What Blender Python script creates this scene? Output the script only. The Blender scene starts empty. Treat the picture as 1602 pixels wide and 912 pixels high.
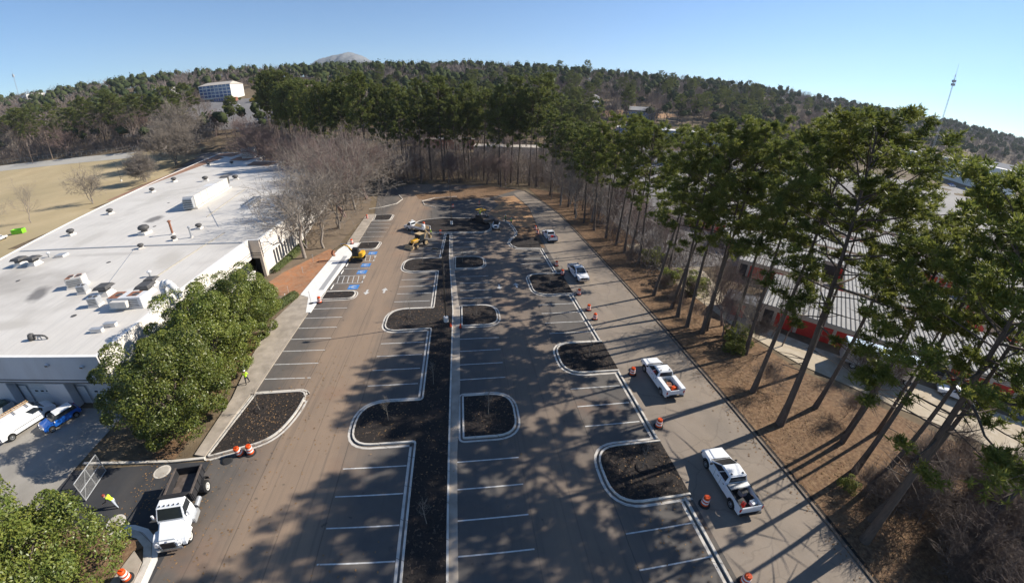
import bpy, bmesh, math, random
import numpy as np
from mathutils import Vector, Matrix
SC = bpy.context.scene
COL = SC.collection
R = math.radians
rnd = random.Random(7)
LENS = (0.002075511641453576, -0.07729571086265988, 0.0008821363059781215, 2.413127454826535e-05, -7.558298335541558e-07)

# ---------------------------------------------------------------- camera (drone, very wide lens)
cam_d = bpy.data.cameras.new('drone_camera')
cam = bpy.data.objects.new('drone_camera', cam_d); COL.objects.link(cam)
SC.camera = cam
cam_d.type = 'PANO'
def cset(key, val):
    for tgt in (cam_d, getattr(cam_d, 'cycles', None)):
        if tgt is not None and hasattr(tgt, key):
            try: setattr(tgt, key, val)
            except Exception: pass
cset('panorama_type', 'FISHEYE_LENS_POLYNOMIAL')
cset('fisheye_fov', R(200))
for i, kx in enumerate(LENS): cset('fisheye_polynomial_k%d' % i, kx)
cam_d.sensor_width = 36; cam_d.sensor_fit = 'HORIZONTAL'
cam_d.clip_start = 0.1; cam_d.clip_end = 20000
right = Vector((0.9922, -0.12245, 0.02334)).normalized()
fwd = Vector((0.12002, 0.88788, -0.44413)).normalized()
up = right.cross(fwd).normalized()
m = Matrix((right, up, -fwd)).transposed().to_4x4(); m.translation = (0, 0, 27.98)
cam.matrix_world = m

# ---------------------------------------------------------------- sky and sun (low winter sun, from the right)
SUN_DIR = Vector((16.5, 3.6, 10.6)).normalized()
EL = math.asin(SUN_DIR.z); AZ = math.atan2(SUN_DIR.x, SUN_DIR.y)
W = bpy.data.worlds.new('World'); SC.world = W; W.use_nodes = True
nt = W.node_tree; bg = nt.nodes['Background']
sk = nt.nodes.new('ShaderNodeTexSky'); sk.sky_type = 'NISHITA'; sk.sun_disc = False
sk.sun_elevation = EL; sk.sun_rotation = AZ; sk.altitude = 300; sk.air_density = 1.0; sk.dust_density = 0.0; sk.ozone_density = 6.5
nt.links.new(sk.outputs[0], bg.inputs[0]); bg.inputs[1].default_value = 0.086
sun_d = bpy.data.lights.new('sun', 'SUN'); sun_d.energy = 5.0; sun_d.angle = R(0.53); sun_d.color = (1, 0.93, 0.82)
sun = bpy.data.objects.new('sun', sun_d); COL.objects.link(sun); sun.location = (200, 60, 150)
sun.rotation_euler = SUN_DIR.to_track_quat('Z', 'Y').to_euler()
vs = SC.view_settings; vs.view_transform = 'Standard'; vs.look = 'None'; vs.exposure = 0.74; vs.gamma = 1.0; vs.use_curve_mapping = False
SC.cycles.max_bounces = 6; SC.cycles.diffuse_bounces = 3; SC.cycles.glossy_bounces = 2; SC.cycles.transmission_bounces = 3
SC.cycles.transparent_max_bounces = 6; SC.cycles.volume_bounces = 0; SC.cycles.use_denoising = True
SC.cycles.caustics_reflective = False; SC.cycles.caustics_refractive = False

# ---------------------------------------------------------------- materials
MATS = {}
def nd(nt, t, **kw):
    n = nt.nodes.new(t)
    for k_, v in kw.items(): setattr(n, k_, v)
    return n
def ramp_mix(nt, fac, a, b):
    mx = nd(nt, 'ShaderNodeMix', data_type='RGBA')
    for s, v in ((6, a), (7, b)):
        if hasattr(v, 'is_output') or isinstance(v, bpy.types.NodeSocket): nt.links.new(v, mx.inputs[s])
        else: mx.inputs[s].default_value = (*v, 1)
    if isinstance(fac, (int, float)): mx.inputs[0].default_value = fac
    else: nt.links.new(fac, mx.inputs[0])
    return mx.outputs[2]
def noise(nt, scale, detail=4, lo=0.35, hi=0.65, coord='Object', stretch=None, rough=0.6):
    tc = nd(nt, 'ShaderNodeTexCoord')
    n = nd(nt, 'ShaderNodeTexNoise'); n.inputs['Scale'].default_value = scale; n.inputs['Detail'].default_value = detail; n.inputs['Roughness'].default_value = rough
    src = tc.outputs[coord]
    if stretch:
        mp = nd(nt, 'ShaderNodeMapping'); mp.inputs['Scale'].default_value = stretch; nt.links.new(src, mp.inputs[0]); src = mp.outputs[0]
    nt.links.new(src, n.inputs['Vector'])
    mr = nd(nt, 'ShaderNodeMapRange'); mr.inputs[1].default_value = lo; mr.inputs[2].default_value = hi
    nt.links.new(n.outputs[0], mr.inputs[0])
    return mr.outputs[0]
def mat(name, col, rough=0.8, var=0.0, vscale=3.0, metal=0.0, spec=0.3, bump=0.0, bscale=20, col2=None, coord='Object', stretch=None, coat=0):
    if name in MATS: return MATS[name]
    m_ = bpy.data.materials.new(name); m_.use_nodes = True; nt = m_.node_tree
    p = nt.nodes['Principled BSDF']
    p.inputs['Roughness'].default_value = rough; p.inputs['Metallic'].default_value = metal
    p.inputs['Specular IOR Level'].default_value = spec
    if coat: p.inputs['Coat Weight'].default_value = coat; p.inputs['Coat Roughness'].default_value = 0.05
    if var or col2:
        c2 = col2 or tuple(max(0, c*(1-var)) for c in col)
        c1 = col if col2 else tuple(min(1, c*(1+var)) for c in col)
        f = noise(nt, vscale, 5, 0.3, 0.7, coord, stretch)
        nt.links.new(ramp_mix(nt, f, c1, c2), p.inputs['Base Color'])
    else: p.inputs['Base Color'].default_value = (*col, 1)
    if bump:
        b = nd(nt, 'ShaderNodeBump'); b.inputs['Strength'].default_value = bump; b.inputs['Distance'].default_value = 0.05
        nt.links.new(noise(nt, bscale, 6, 0, 1, coord), b.inputs['Height']); nt.links.new(b.outputs[0], p.inputs['Normal'])
    MATS[name] = m_; return m_
def leafmat(name, c1, c2, c3, trans=0.35, island=0.5, vscale=0.35):
    m_ = bpy.data.materials.new(name); m_.use_nodes = True; nt = m_.node_tree
    p = nt.nodes['Principled BSDF']; out = nt.nodes['Material Output']
    g = nd(nt, 'ShaderNodeNewGeometry')
    a = ramp_mix(nt, g.outputs['Random Per Island'], c1, c2)
    f = noise(nt, vscale, 3, 0.4, 0.62)
    mlt = nd(nt, 'ShaderNodeMath', operation='MULTIPLY'); mlt.inputs[1].default_value = island; nt.links.new(f, mlt.inputs[0])
    b = ramp_mix(nt, mlt.outputs[0], a, c3)
    oi = nd(nt, 'ShaderNodeObjectInfo'); hs = nd(nt, 'ShaderNodeHueSaturation')
    mr = nd(nt, 'ShaderNodeMapRange'); mr.inputs[3].default_value = 0.8; mr.inputs[4].default_value = 1.2
    nt.links.new(oi.outputs['Random'], mr.inputs[0]); nt.links.new(mr.outputs[0], hs.inputs['Value']); nt.links.new(b, hs.inputs['Color'])
    c = hs.outputs[0]
    nt.links.new(c, p.inputs['Base Color']); p.inputs['Roughness'].default_value = 0.55; p.inputs['Specular IOR Level'].default_value = 0.25
    if trans:
        t = nd(nt, 'ShaderNodeBsdfTranslucent'); nt.links.new(c, t.inputs[0])
        mx = nd(nt, 'ShaderNodeMixShader'); mx.inputs[0].default_value = trans
        nt.links.new(p.outputs[0], mx.inputs[1]); nt.links.new(t.outputs[0], mx.inputs[2]); nt.links.new(mx.outputs[0], out.inputs[0])
    MATS[name] = m_; return m_

# ---------------------------------------------------------------- mesh helpers
class MB:
    def __init__(s): s.v = []; s.f = []
    def add(s, vs, fs):
        o = len(s.v); s.v += [tuple(v) for v in vs]; s.f += [tuple(i+o for i in f) for f in fs]; return s
    def box(s, c, d, rz=0, M=None):
        x, y, z = (k_/2 for k_ in d); vs = [Vector((a*x, b*y, e*z)) for e in (-1, 1) for a, b in ((-1, -1), (1, -1), (1, 1), (-1, 1))]
        if M is not None: vs = [M @ v for v in vs]
        elif rz:
            cs, sn = math.cos(rz), math.sin(rz); vs = [Vector((v.x*cs-v.y*sn, v.x*sn+v.y*cs, v.z)) for v in vs]
        vs = [v+Vector(c) for v in vs]
        return s.add(vs, [(3, 2, 1, 0), (4, 5, 6, 7), (0, 1, 5, 4), (1, 2, 6, 5), (2, 3, 7, 6), (3, 0, 4, 7)])
    def hexa(s, vs): return s.add(vs, [(3, 2, 1, 0), (4, 5, 6, 7), (0, 1, 5, 4), (1, 2, 6, 5), (2, 3, 7, 6), (3, 0, 4, 7)])
    def cyl(s, p0, p1, r0, r1=None, n=10, cap=True):
        r1 = r0 if r1 is None else r1; p0 = Vector(p0); p1 = Vector(p1); d = (p1-p0).normalized()
        a = d.orthogonal().normalized(); b = d.cross(a); vs = []
        for p, r in ((p0, r0), (p1, r1)):
            for i in range(n): t = 2*math.pi*i/n; vs.append(p+(a*math.cos(t)+b*math.sin(t))*r)
        fs = [(i, (i+1) % n, n+(i+1) % n, n+i) for i in range(n)]
        if cap: fs += [tuple(range(n-1, -1, -1)), tuple(range(n, 2*n))]
        return s.add(vs, fs)
    def tube(s, pts, rad, n=6, cap=True):
        for i in range(len(pts)-1):
            r0 = rad[i] if hasattr(rad, '__len__') else rad; r1 = rad[i+1] if hasattr(rad, '__len__') else rad
            s.cyl(pts[i], pts[i+1], r0, r1, n, cap)
        return s
    def lathe(s, prof, c=(0, 0, 0), n=16):
        vs = []; fs = []
        for r, z in prof:
            for i in range(n): t = 2*math.pi*i/n; vs.append((c[0]+r*math.cos(t), c[1]+r*math.sin(t), c[2]+z))
        for k_ in range(len(prof)-1):
            for i in range(n): fs.append((k_*n+i, k_*n+(i+1) % n, (k_+1)*n+(i+1) % n, (k_+1)*n+i))
        fs += [tuple(range(n-1, -1, -1)), tuple(range((len(prof)-1)*n, len(prof)*n))]
        return s.add(vs, fs)
    def prism(s, poly, z0, z1):
        n = len(poly); vs = [(x, y, z0) for x, y in poly]+[(x, y, z1) for x, y in poly]
        return s.add(vs, [tuple(range(n-1, -1, -1)), tuple(range(n, 2*n))]+[(i, (i+1) % n, n+(i+1) % n, n+i) for i in range(n)])
    def xprism(s, poly, x0, x1):    # poly in (y,z), extruded along x
        n = len(poly); vs = [(x0, y, z) for y, z in poly]+[(x1, y, z) for y, z in poly]
        return s.add(vs, [tuple(range(n)), tuple(range(2*n-1, n-1, -1))]+[(n+i, n+(i+1) % n, (i+1) % n, i) for i in range(n)])
    def sheet(s, poly, z): return s.add([(x, y, z) for x, y in poly], [tuple(range(len(poly)))])
    def quad(s, a, b, c, d): return s.add([a, b, c, d], [(0, 1, 2, 3)])
    def mesh(s, name, smooth=False, bevel=0, tri=False):
        me = bpy.data.meshes.new(name); me.from_pydata(s.v, [], s.f)
        if tri or bevel:
            bm = bmesh.new(); bm.from_mesh(me)
            if bevel:
                bmesh.ops.remove_doubles(bm, verts=bm.verts, dist=1e-5)
                bmesh.ops.recalc_face_normals(bm, faces=bm.faces)
                ed = [e for e in bm.edges if e.is_manifold and e.calc_face_angle(0) > 0.5]
                bmesh.ops.bevel(bm, geom=ed, offset=bevel, segments=2, affect='EDGES', clamp_overlap=True)
            if tri: bmesh.ops.triangulate(bm, faces=[f for f in bm.faces if len(f.verts) > 4])
            bm.to_mesh(me); bm.free()
        if smooth:
            me.polygons.foreach_set('use_smooth', [True]*len(me.polygons))
        me.update(); return me
    def build(s, name, m_, parent=None, smooth=False, bevel=0, tri=False, loc=None):
        return link(name, s.mesh(name, smooth, bevel, tri), m_, parent, loc)
def link(name, me, m_, parent=None, loc=None):
    if m_ is not None:
        me.materials.clear(); me.materials.append(MATS[m_] if isinstance(m_, str) else m_)
    o = bpy.data.objects.new(name, me); COL.objects.link(o)
    if parent is not None: o.parent = parent
    if loc is not None: o.location = loc
    return o
def tag(o, label=None, cat=None, group=None, kind=None):
    if label: o['label'] = label
    if cat: o['category'] = cat
    if group: o['group'] = group
    if kind: o['kind'] = kind
    return o
def thing(name, label, cat, loc=(0, 0, 0), rz=0, group=None, scale=1):
    o = bpy.data.objects.new(name, None); COL.objects.link(o); o.empty_display_size = 0.2
    o.location = loc; o.rotation_euler = (0, 0, rz); o.scale = (scale,)*3
    return tag(o, label, cat, group)
KIDS = {}
def copy_tree(o, parent=None):
    c = o.copy(); COL.objects.link(c); c.parent = parent
    for ch in KIDS.setdefault(o, [x for x in bpy.data.objects if x.parent == o]): copy_tree(ch, c)
    return c
def clone(o, label, loc, rz=0, group=None, scale=None):
    c = copy_tree(o); c.location = loc; c.rotation_euler = (0, 0, rz)
    if scale: c.scale = (scale,)*3 if not hasattr(scale, '__len__') else scale
    c['label'] = label
    if group: c['group'] = group
    return c
def rounded(pts, seg=6):
    """closed outline from (x, y, radius) corners"""
    out = []; n = len(pts)
    for i, (x, y, r) in enumerate(pts):
        if r <= 0: out.append((x, y)); continue
        a = Vector(pts[i-1][:2])-Vector((x, y)); b = Vector(pts[(i+1) % n][:2])-Vector((x, y))
        a.normalize(); b.normalize(); p0 = Vector((x, y))+a*r; p1 = Vector((x, y))+b*r; c = Vector((x, y))
        for k_ in range(seg+1):
            t = k_/seg; q_ = p0*(1-t)**2+c*2*t*(1-t)*0.92+p1*t*t+(p0+p1)*0.08*t*(1-t); out.append((q_.x, q_.y))
    return out
def offset(poly, d, closed=True):
    out = []; n = len(poly)
    for i in range(n):
        p = Vector(poly[i])
        a = Vector(poly[i-1]) if (closed or i > 0) else None; b = Vector(poly[(i+1) % n]) if (closed or i < n-1) else None
        e1 = (p-a).normalized() if a is not None else (b-p).normalized(); e2 = (b-p).normalized() if b is not None else e1
        n1 = Vector((-e1.y, e1.x)); n2 = Vector((-e2.y, e2.x)); mm = (n1+n2)
        mm = mm.normalized() if mm.length > 1e-6 else n1
        k_ = d/max(0.4, mm.dot(n1)); out.append((p.x+mm.x*k_, p.y+mm.y*k_))
    return out
def strip(mb, A, B, z0, z1, closed=True):
    """solid band between outlines A and B from z0 to z1"""
    n = len(A); o = len(mb.v)
    for (a, b) in zip(A, B): mb.v += [(a[0], a[1], z0), (a[0], a[1], z1), (b[0], b[1], z1), (b[0], b[1], z0)]
    for i in range(n if closed else n-1):
        j = (i+1) % n; a = o+4*i; b = o+4*j
        mb.f += [(a, b, b+1, a+1), (a+1, b+1, b+2, a+2), (a+2, b+2, b+3, a+3)]
    if not closed: mb.f += [(o, o+1, o+2, o+3), tuple(o+4*(n-1)+k_ for k_ in (3, 2, 1, 0))]
    return mb
def smoothstep(a, b, t):
    t = min(1, max(0, (t-a)/(b-a))); return t*t*(3-2*t)
def terrain(x, y):
    z = 73*smoothstep(150, 720, y)*(1-.1*smoothstep(350, 900, x))
    return z+2.2*math.sin(x*.013+1)*math.sin(y*.011)*smoothstep(200, 400, math.hypot(x, y))

# ---------------------------------------------------------------- materials of the ground
def asphalt_mat(name, base, dust, lo, hi, scale, crack=0.0):
    m_ = bpy.data.materials.new(name); m_.use_nodes = True; nt = m_.node_tree; p = nt.nodes['Principled BSDF']
    big = noise(nt, scale, 6, lo, hi, stretch=(1, 0.35, 1))
    c = ramp_mix(nt, big, base, dust)
    fine = noise(nt, 6, 8, 0.3, 0.75, rough=0.8)
    f2 = nd(nt, 'ShaderNodeMath', operation='MULTIPLY'); nt.links.new(fine, f2.inputs[0]); f2.inputs[1].default_value = .45; c = ramp_mix(nt, f2.outputs[0], c, tuple(b*0.7 for b in base))
    # resample: blend keeps most of the large pattern
    mid = noise(nt, 0.55, 5, 0.42, 0.7)
    f3 = nd(nt, 'ShaderNodeMath', operation='MULTIPLY'); nt.links.new(mid, f3.inputs[0]); f3.inputs[1].default_value = .5; c = ramp_mix(nt, f3.outputs[0], c, tuple(min(1, b*1.3) for b in base))
    if crack:
        tc = nd(nt, 'ShaderNodeTexCoord'); v = nd(nt, 'ShaderNodeTexVoronoi', feature='DISTANCE_TO_EDGE'); v.inputs['Scale'].default_value = 0.22
        w = nd(nt, 'ShaderNodeTexNoise'); w.inputs['Scale'].default_value = 0.8; w.inputs['Detail'].default_value = 5
        nt.links.new(tc.outputs['Object'], w.inputs['Vector'])
        ad = nd(nt, 'ShaderNodeMixRGB', blend_type='ADD'); ad.inputs[0].default_value = 1.2
        nt.links.new(tc.outputs['Object'], ad.inputs[1]); nt.links.new(w.outputs['Color'], ad.inputs[2]); nt.links.new(ad.outputs[0], v.inputs['Vector'])
        mr = nd(nt, 'ShaderNodeMapRange'); mr.inputs[1].default_value = 0.004; mr.inputs[2].default_value = 0.018; mr.inputs[3].default_value = crack; mr.inputs[4].default_value = 0
        nt.links.new(v.outputs[0], mr.inputs[0]); c = ramp_mix(nt, mr.outputs[0], c, tuple(b*0.35 for b in base))
    nt.links.new(c, p.inputs['Base Color']); p.inputs['Roughness'].default_value = 0.85; p.inputs['Specular IOR Level'].default_value = 0.25
    b = nd(nt, 'ShaderNodeBump'); b.inputs['Strength'].default_value = 0.35; b.inputs['Distance'].default_value = 0.02
    nt.links.new(noise(nt, 14, 8, 0, 1), b.inputs['Height']); nt.links.new(b.outputs[0], p.inputs['Normal'])
    MATS[name] = m_
def lot_mat():
    """worn lot surface: tan dust along the two driving lanes, tyre streaks, paving seams, oil drips in the bays"""
    m_ = bpy.data.materials.new('asphalt_new'); m_.use_nodes = True; nt = m_.node_tree; p = nt.nodes['Principled BSDF']
    tc = nd(nt, 'ShaderNodeTexCoord'); sx = nd(nt, 'ShaderNodeSeparateXYZ'); nt.links.new(tc.outputs['Object'], sx.inputs[0])
    def mth(op, a, b=None, c=None):
        n = nd(nt, 'ShaderNodeMath', operation=op)
        for i, v in enumerate((a, b, c)):
            if v is None: continue
            if isinstance(v, (int, float)): n.inputs[i].default_value = v
            else: nt.links.new(v, n.inputs[i])
        return n.outputs[0]
    def rng_(v, a, b, c, d):
        n = nd(nt, 'ShaderNodeMapRange'); nt.links.new(v, n.inputs[0])
        for i, k_ in enumerate((a, b, c, d)): n.inputs[i+1].default_value = k_
        return n.outputs[0]
    wob = mth('MULTIPLY_ADD', noise(nt, 0.18, 5, 0, 1), 5.0, mth('ADD', sx.outputs['X'], -2.5))
    left = rng_(mth('ABSOLUTE', mth('ADD', wob, 14.9)), 2.2, 6.8, 1.0, 0.0); right_ = rng_(mth('ABSOLUTE', mth('ADD', wob, -7.4)), 1.0, 6.0, 0.55, 0.0)
    lane = mth('MULTIPLY', mth('MAXIMUM', left, right_), rng_(noise(nt, 0.35, 6, 0.2, 0.8, stretch=(1, .3, 1)), 0, 1, .55, 1.0))
    c = ramp_mix(nt, noise(nt, 0.3, 6, .35, .7), (0.094, 0.085, 0.077), (0.125, 0.110, 0.097))
    c = ramp_mix(nt, lane, c, (0.30, 0.213, 0.145))
    streak = mth('MULTIPLY', noise(nt, 1.0, 5, .52, .74, stretch=(2.6, .05, 1)), .5); c = ramp_mix(nt, streak, c, (0.085, 0.075, 0.067))
    red = mth('MULTIPLY', noise(nt, 0.11, 5, .58, .72), .55); c = ramp_mix(nt, red, c, (0.24, 0.145, 0.095))
    oil = mth('MULTIPLY', noise(nt, 1.1, 3, .66, .74), .6); c = ramp_mix(nt, oil, c, (0.04, 0.038, 0.036))
    spk = mth('MULTIPLY', noise(nt, 26, 3, .55, .8), .3); c = ramp_mix(nt, spk, c, (0.30, 0.27, 0.235))
    for x0 in (-18.0, -11.25, -14.6, 4.3, 7.7, 11.0, -20.4):
        s_ = rng_(mth('ABSOLUTE', mth('ADD', mth('MULTIPLY_ADD', noise(nt, .4, 3, 0, 1), .12, sx.outputs['X']), -x0-.06)), .02, .06, .5 if x0 in (-11.25, 11.0, -18.0) else .3, 0); c = ramp_mix(nt, s_, c, (0.045, 0.042, 0.04))
    nt.links.new(c, p.inputs['Base Color']); p.inputs['Roughness'].default_value = 0.85; p.inputs['Specular IOR Level'].default_value = 0.25
    bb = nd(nt, 'ShaderNodeBump'); bb.inputs['Strength'].default_value = 0.35; bb.inputs['Distance'].default_value = 0.02
    nt.links.new(noise(nt, 14, 8, 0, 1), bb.inputs['Height']); nt.links.new(bb.outputs[0], p.inputs['Normal']); MATS['asphalt_new'] = m_
lot_mat()
asphalt_mat('asphalt_old', (0.215, 0.180, 0.146), (0.285, 0.228, 0.175), 0.38, 0.66, 0.16, 0.22)
asphalt_mat('asphalt_dark', (0.045, 0.046, 0.050), (0.10, 0.09, 0.080), 0.48, 0.8, 0.3)
asphalt_mat('yard_gravel', (0.27, 0.25, 0.22), (0.36, 0.33, 0.29), 0.35, 0.65, 0.4)
asphalt_mat('asphalt_far', (0.17, 0.16, 0.155), (0.25, 0.235, 0.22), 0.35, 0.65, 0.05)
mat('concrete', (0.55, 0.51, 0.45), 0.85, 0.16, 0.9, bump=0.15, bscale=12)
def add_joints(name, step):
    nt = MATS[name].node_tree; p = nt.nodes['Principled BSDF']; src = p.inputs['Base Color'].links[0].from_socket; tc = nd(nt, 'ShaderNodeTexCoord'); sx = nd(nt, 'ShaderNodeSeparateXYZ'); nt.links.new(tc.outputs['Object'], sx.inputs[0])
    a = nd(nt, 'ShaderNodeMath', operation='MULTIPLY_ADD'); nt.links.new(sx.outputs['X'], a.inputs[0]); a.inputs[1].default_value = .55; nt.links.new(sx.outputs['Y'], a.inputs[2]); m_ = nd(nt, 'ShaderNodeMath', operation='PINGPONG'); nt.links.new(a.outputs[0], m_.inputs[0]); m_.inputs[1].default_value = step/2
    mr = nd(nt, 'ShaderNodeMapRange'); nt.links.new(m_.outputs[0], mr.inputs[0]); mr.inputs[1].default_value = .015; mr.inputs[2].default_value = .05; mr.inputs[3].default_value = .75; mr.inputs[4].default_value = 0
    c = ramp_mix(nt, mr.outputs[0], src, (.16, .145, .125)); c = ramp_mix(nt, noise(nt, .9, 6, .55, .8), c, (.30, .25, .20)); nt.links.new(c, p.inputs['Base Color'])
add_joints('concrete', 3.0)
mat('concrete_new', (0.72, 0.70, 0.66), 0.8, 0.06, 1.5)
mat('concrete_old', (0.34, 0.29, 0.235), 0.9, 0.25, 0.7, bump=0.2, bscale=10)
mat('gutter', (0.40, 0.365, 0.315), 0.88, 0.22, 0.8, bump=0.2, bscale=14)
mat('flow_dirt', (0.15, 0.125, 0.105), 0.9, 0.35, 1.2)
mat('paint_white', (0.70, 0.70, 0.67), 0.6, col2=(0.42, 0.40, 0.37), vscale=2.2)
mat('paint_blue', (0.05, 0.20, 0.50), 0.6, 0.1, 5)
mat('mulch', (0.017, 0.014, 0.0125), 0.95, col2=(0.038, 0.031, 0.027), vscale=9, bump=0.9, bscale=24)
mat('mulch_chip', (0.075, 0.055, 0.042), 0.95, 0.5, 3)
mat('red_soil', (0.42, 0.175, 0.075), 0.95, col2=(0.27, 0.145, 0.085), vscale=0.35, bump=0.6, bscale=4)
mat('orange_dirt', (0.46, 0.27, 0.13), 0.95, col2=(0.30, 0.17, 0.095), vscale=0.25, bump=0.5, bscale=4)
mat('brown_soil', (0.21, 0.155, 0.105), 0.95, col2=(0.13, 0.10, 0.07), vscale=0.5, bump=0.6, bscale=6)
mat('lawn', (0.10, 0.12, 0.04), 0.95, col2=(0.17, 0.145, 0.07), vscale=1.2, bump=0.8, bscale=12)
def two_noise(name, a, b, c, s1, s2, bump=0.6, bs=8):
    m_ = bpy.data.materials.new(name); m_.use_nodes = True; nt = m_.node_tree; p = nt.nodes['Principled BSDF']
    x = ramp_mix(nt, noise(nt, s1, 6, 0.38, 0.62), a, b); x = ramp_mix(nt, noise(nt, s2, 6, 0.42, 0.66), x, c)
    nt.links.new(x, p.inputs['Base Color']); p.inputs['Roughness'].default_value = 0.95; p.inputs['Specular IOR Level'].default_value = 0.1
    bu = nd(nt, 'ShaderNodeBump'); bu.inputs['Strength'].default_value = bump; bu.inputs['Distance'].default_value = 0.1
    nt.links.new(noise(nt, bs, 6, 0, 1), bu.inputs['Height']); nt.links.new(bu.outputs[0], p.inputs['Normal'])
    MATS[name] = m_
two_noise('red_soil_rough', (0.40, 0.178, 0.085), (0.25, 0.135, 0.08), (0.33, 0.20, 0.125), 0.3, 1.3, 1.0, 3)
two_noise('leaf_litter', (0.185, 0.110, 0.064), (0.105, 0.066, 0.042), (0.25, 0.165, 0.098), 0.5, 2.6)
two_noise('forest_floor', (0.17, 0.125, 0.08), (0.11, 0.085, 0.055), (0.20, 0.155, 0.10), 0.08, 0.5)
two_noise('field_grass', (0.46, 0.365, 0.22), (0.39, 0.305, 0.175), (0.34, 0.275, 0.16), 0.05, 0.02, 0.3, 2)
two_noise('pale_dirt', (0.44, 0.37, 0.27), (0.36, 0.29, 0.20), (0.50, 0.43, 0.33), 0.2, 0.8, 0.3, 3)

# ---------------------------------------------------------------- terrain
def build_terrain():
    xs = sorted(set([round(a*s, 1) for s in (-1, 1) for a in list(range(0, 320, 16))+[340, 380, 440, 520, 620, 750, 900, 1100, 1350, 1700, 2200, 3000]]))
    ys = [-400, -250, -150, -90, -50, -20, 10]+list(range(30, 460, 14))+[480, 510, 545, 585, 630, 680, 720, 780, 900, 1200, 1800, 3000]
    v = [(x, y, terrain(x, y)-0.06-(40*smoothstep(740, 1400, y))) for y in ys for x in xs]; n = len(xs)
    f = [(j*n+i, j*n+i+1, (j+1)*n+i+1, (j+1)*n+i) for j in range(len(ys)-1) for i in range(n-1)]
    mb = MB(); mb.add(v, f); tag(mb.build('ground', 'forest_floor', smooth=True), kind='structure')
build_terrain()
def flat(name, poly, z, m_, parent=None):
    o = MB().sheet(poly, z).build(name, m_, parent, tri=True)
    if parent is None: tag(o, kind='structure')
    return o
def drape(name, poly_fn, xs, ys, dz, m_):
    """a sheet laid over the terrain where poly_fn(x, y) holds"""
    mb = MB(); idx = {}
    def vid(x, y):
        if (x, y) not in idx: idx[(x, y)] = len(mb.v); mb.v.append((x, y, terrain(x, y)+dz))
        return idx[(x, y)]
    for i in range(len(xs)-1):
        for j in range(len(ys)-1):
            if poly_fn((xs[i]+xs[i+1])/2, (ys[j]+ys[j+1])/2):
                mb.f.append((vid(xs[i], ys[j]), vid(xs[i+1], ys[j]), vid(xs[i+1], ys[j+1]), vid(xs[i], ys[j+1])))
    return tag(mb.build(name, m_, smooth=True), kind='structure')

# asphalt: whole lot, the dusty aisles and the older road
lot = flat('parking_lot', [(-23.3, -25), (18.3, -25), (18.3, 60), (18.0, 118), (21, 137), (8, 146), (-18, 149), (-29, 137), (-24.6, 108), (-23.3, 60)], 0.0, 'asphalt_new')
flat('access_road', [(18.5, -25), (27.45, -25), (27.45, 60), (27.0, 103), (25.0, 119), (21.6, 136), (17.5, 132), (19.6, 112), (18.5, 90)], 0.005, 'asphalt_old')
flat('road_shoulder', [(17.62, -25), (18.5, -25), (18.5, 90), (17.62, 76)], 0.0055, 'asphalt_old')
flat('driveway', [(-36.5, 17.4), (-23.4, 17.4), (-23.4, 24.2), (-27.5, 23.9), (-36.5, 22.8)], 0.003, 'asphalt_dark')
flat('side_driveway', [(-23.35, -25), (-22.6, -25), (-22.6, 17.4), (-23.35, 17.4)], 0.002, 'asphalt_dark')
flat('yard', [(-110, -10), (-36.5, -10), (-36.5, 31.2), (-110, 31.2)], 0.0, 'yard_gravel')
flat('yard_edge', [(-36.45, -10), (-28, -10), (-28, 17), (-36.45, 17)], -0.01, 'brown_soil')
flat('leaf_litter', [(27.75, -25), (70, -25), (62, -2), (50, 17), (41, 31), (38, 42), (40, 75), (42, 105), (36, 130), (24, 142), (25.5, 120), (27.4, 103)], 0.01, 'leaf_litter')
flat('bare_dirt', [(17.2, 128), (19.5, 112), (18.4, 92), (12.6, 93), (9.5, 99), (7, 106), (11, 116), (9, 124)], 0.008, 'orange_dirt')
flat('brown_bed', [(17.4, 92), (17.4, 76.6), (11.5, 77), (10.5, 80), (12.8, 87), (12.4, 92)], 0.009, 'leaf_litter')
flat('dirt_island', [(8, 146), (20, 138), (9.5, 126), (-4, 121), (-14, 124), (-16, 131), (-4, 137)], 0.01, 'leaf_litter')
# left verge
flat('verge', [(-37.4, 31), (-27.05, 24.5), (-27.1, 83), (-26.4, 108), (-31, 137), (-36, 150), (-44, 150), (-42.6, 131.4), (-36.2, 83), (-35.5, 65), (-37.4, 65)], 0.0, 'brown_soil')
flat('red_soil_patch', [(-34.2, 62.5), (-30.5, 57.5), (-26.5, 56.5), (-25.8, 76.5), (-28.3, 79), (-31.5, 71), (-33.4, 66.5)], 0.006, 'red_soil_rough')
flat('lawn_strip', [(-37.3, 45), (-30.3, 45), (-28.6, 53), (-31.2, 58), (-34.9, 64), (-36.9, 65.2)], 0.007, 'lawn')
flat('lawn_strip', [(-35.9, 66), (-34.6, 67.5), (-33.5, 76), (-34.3, 84), (-36.2, 83)], 0.007, 'lawn')
flat('leaf_strip', [(-29.5, 24.6), (-27.0, 24.4), (-26.9, 40), (-27.4, 47), (-29.2, 45), (-30, 35)], 0.008, 'leaf_litter')
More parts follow.
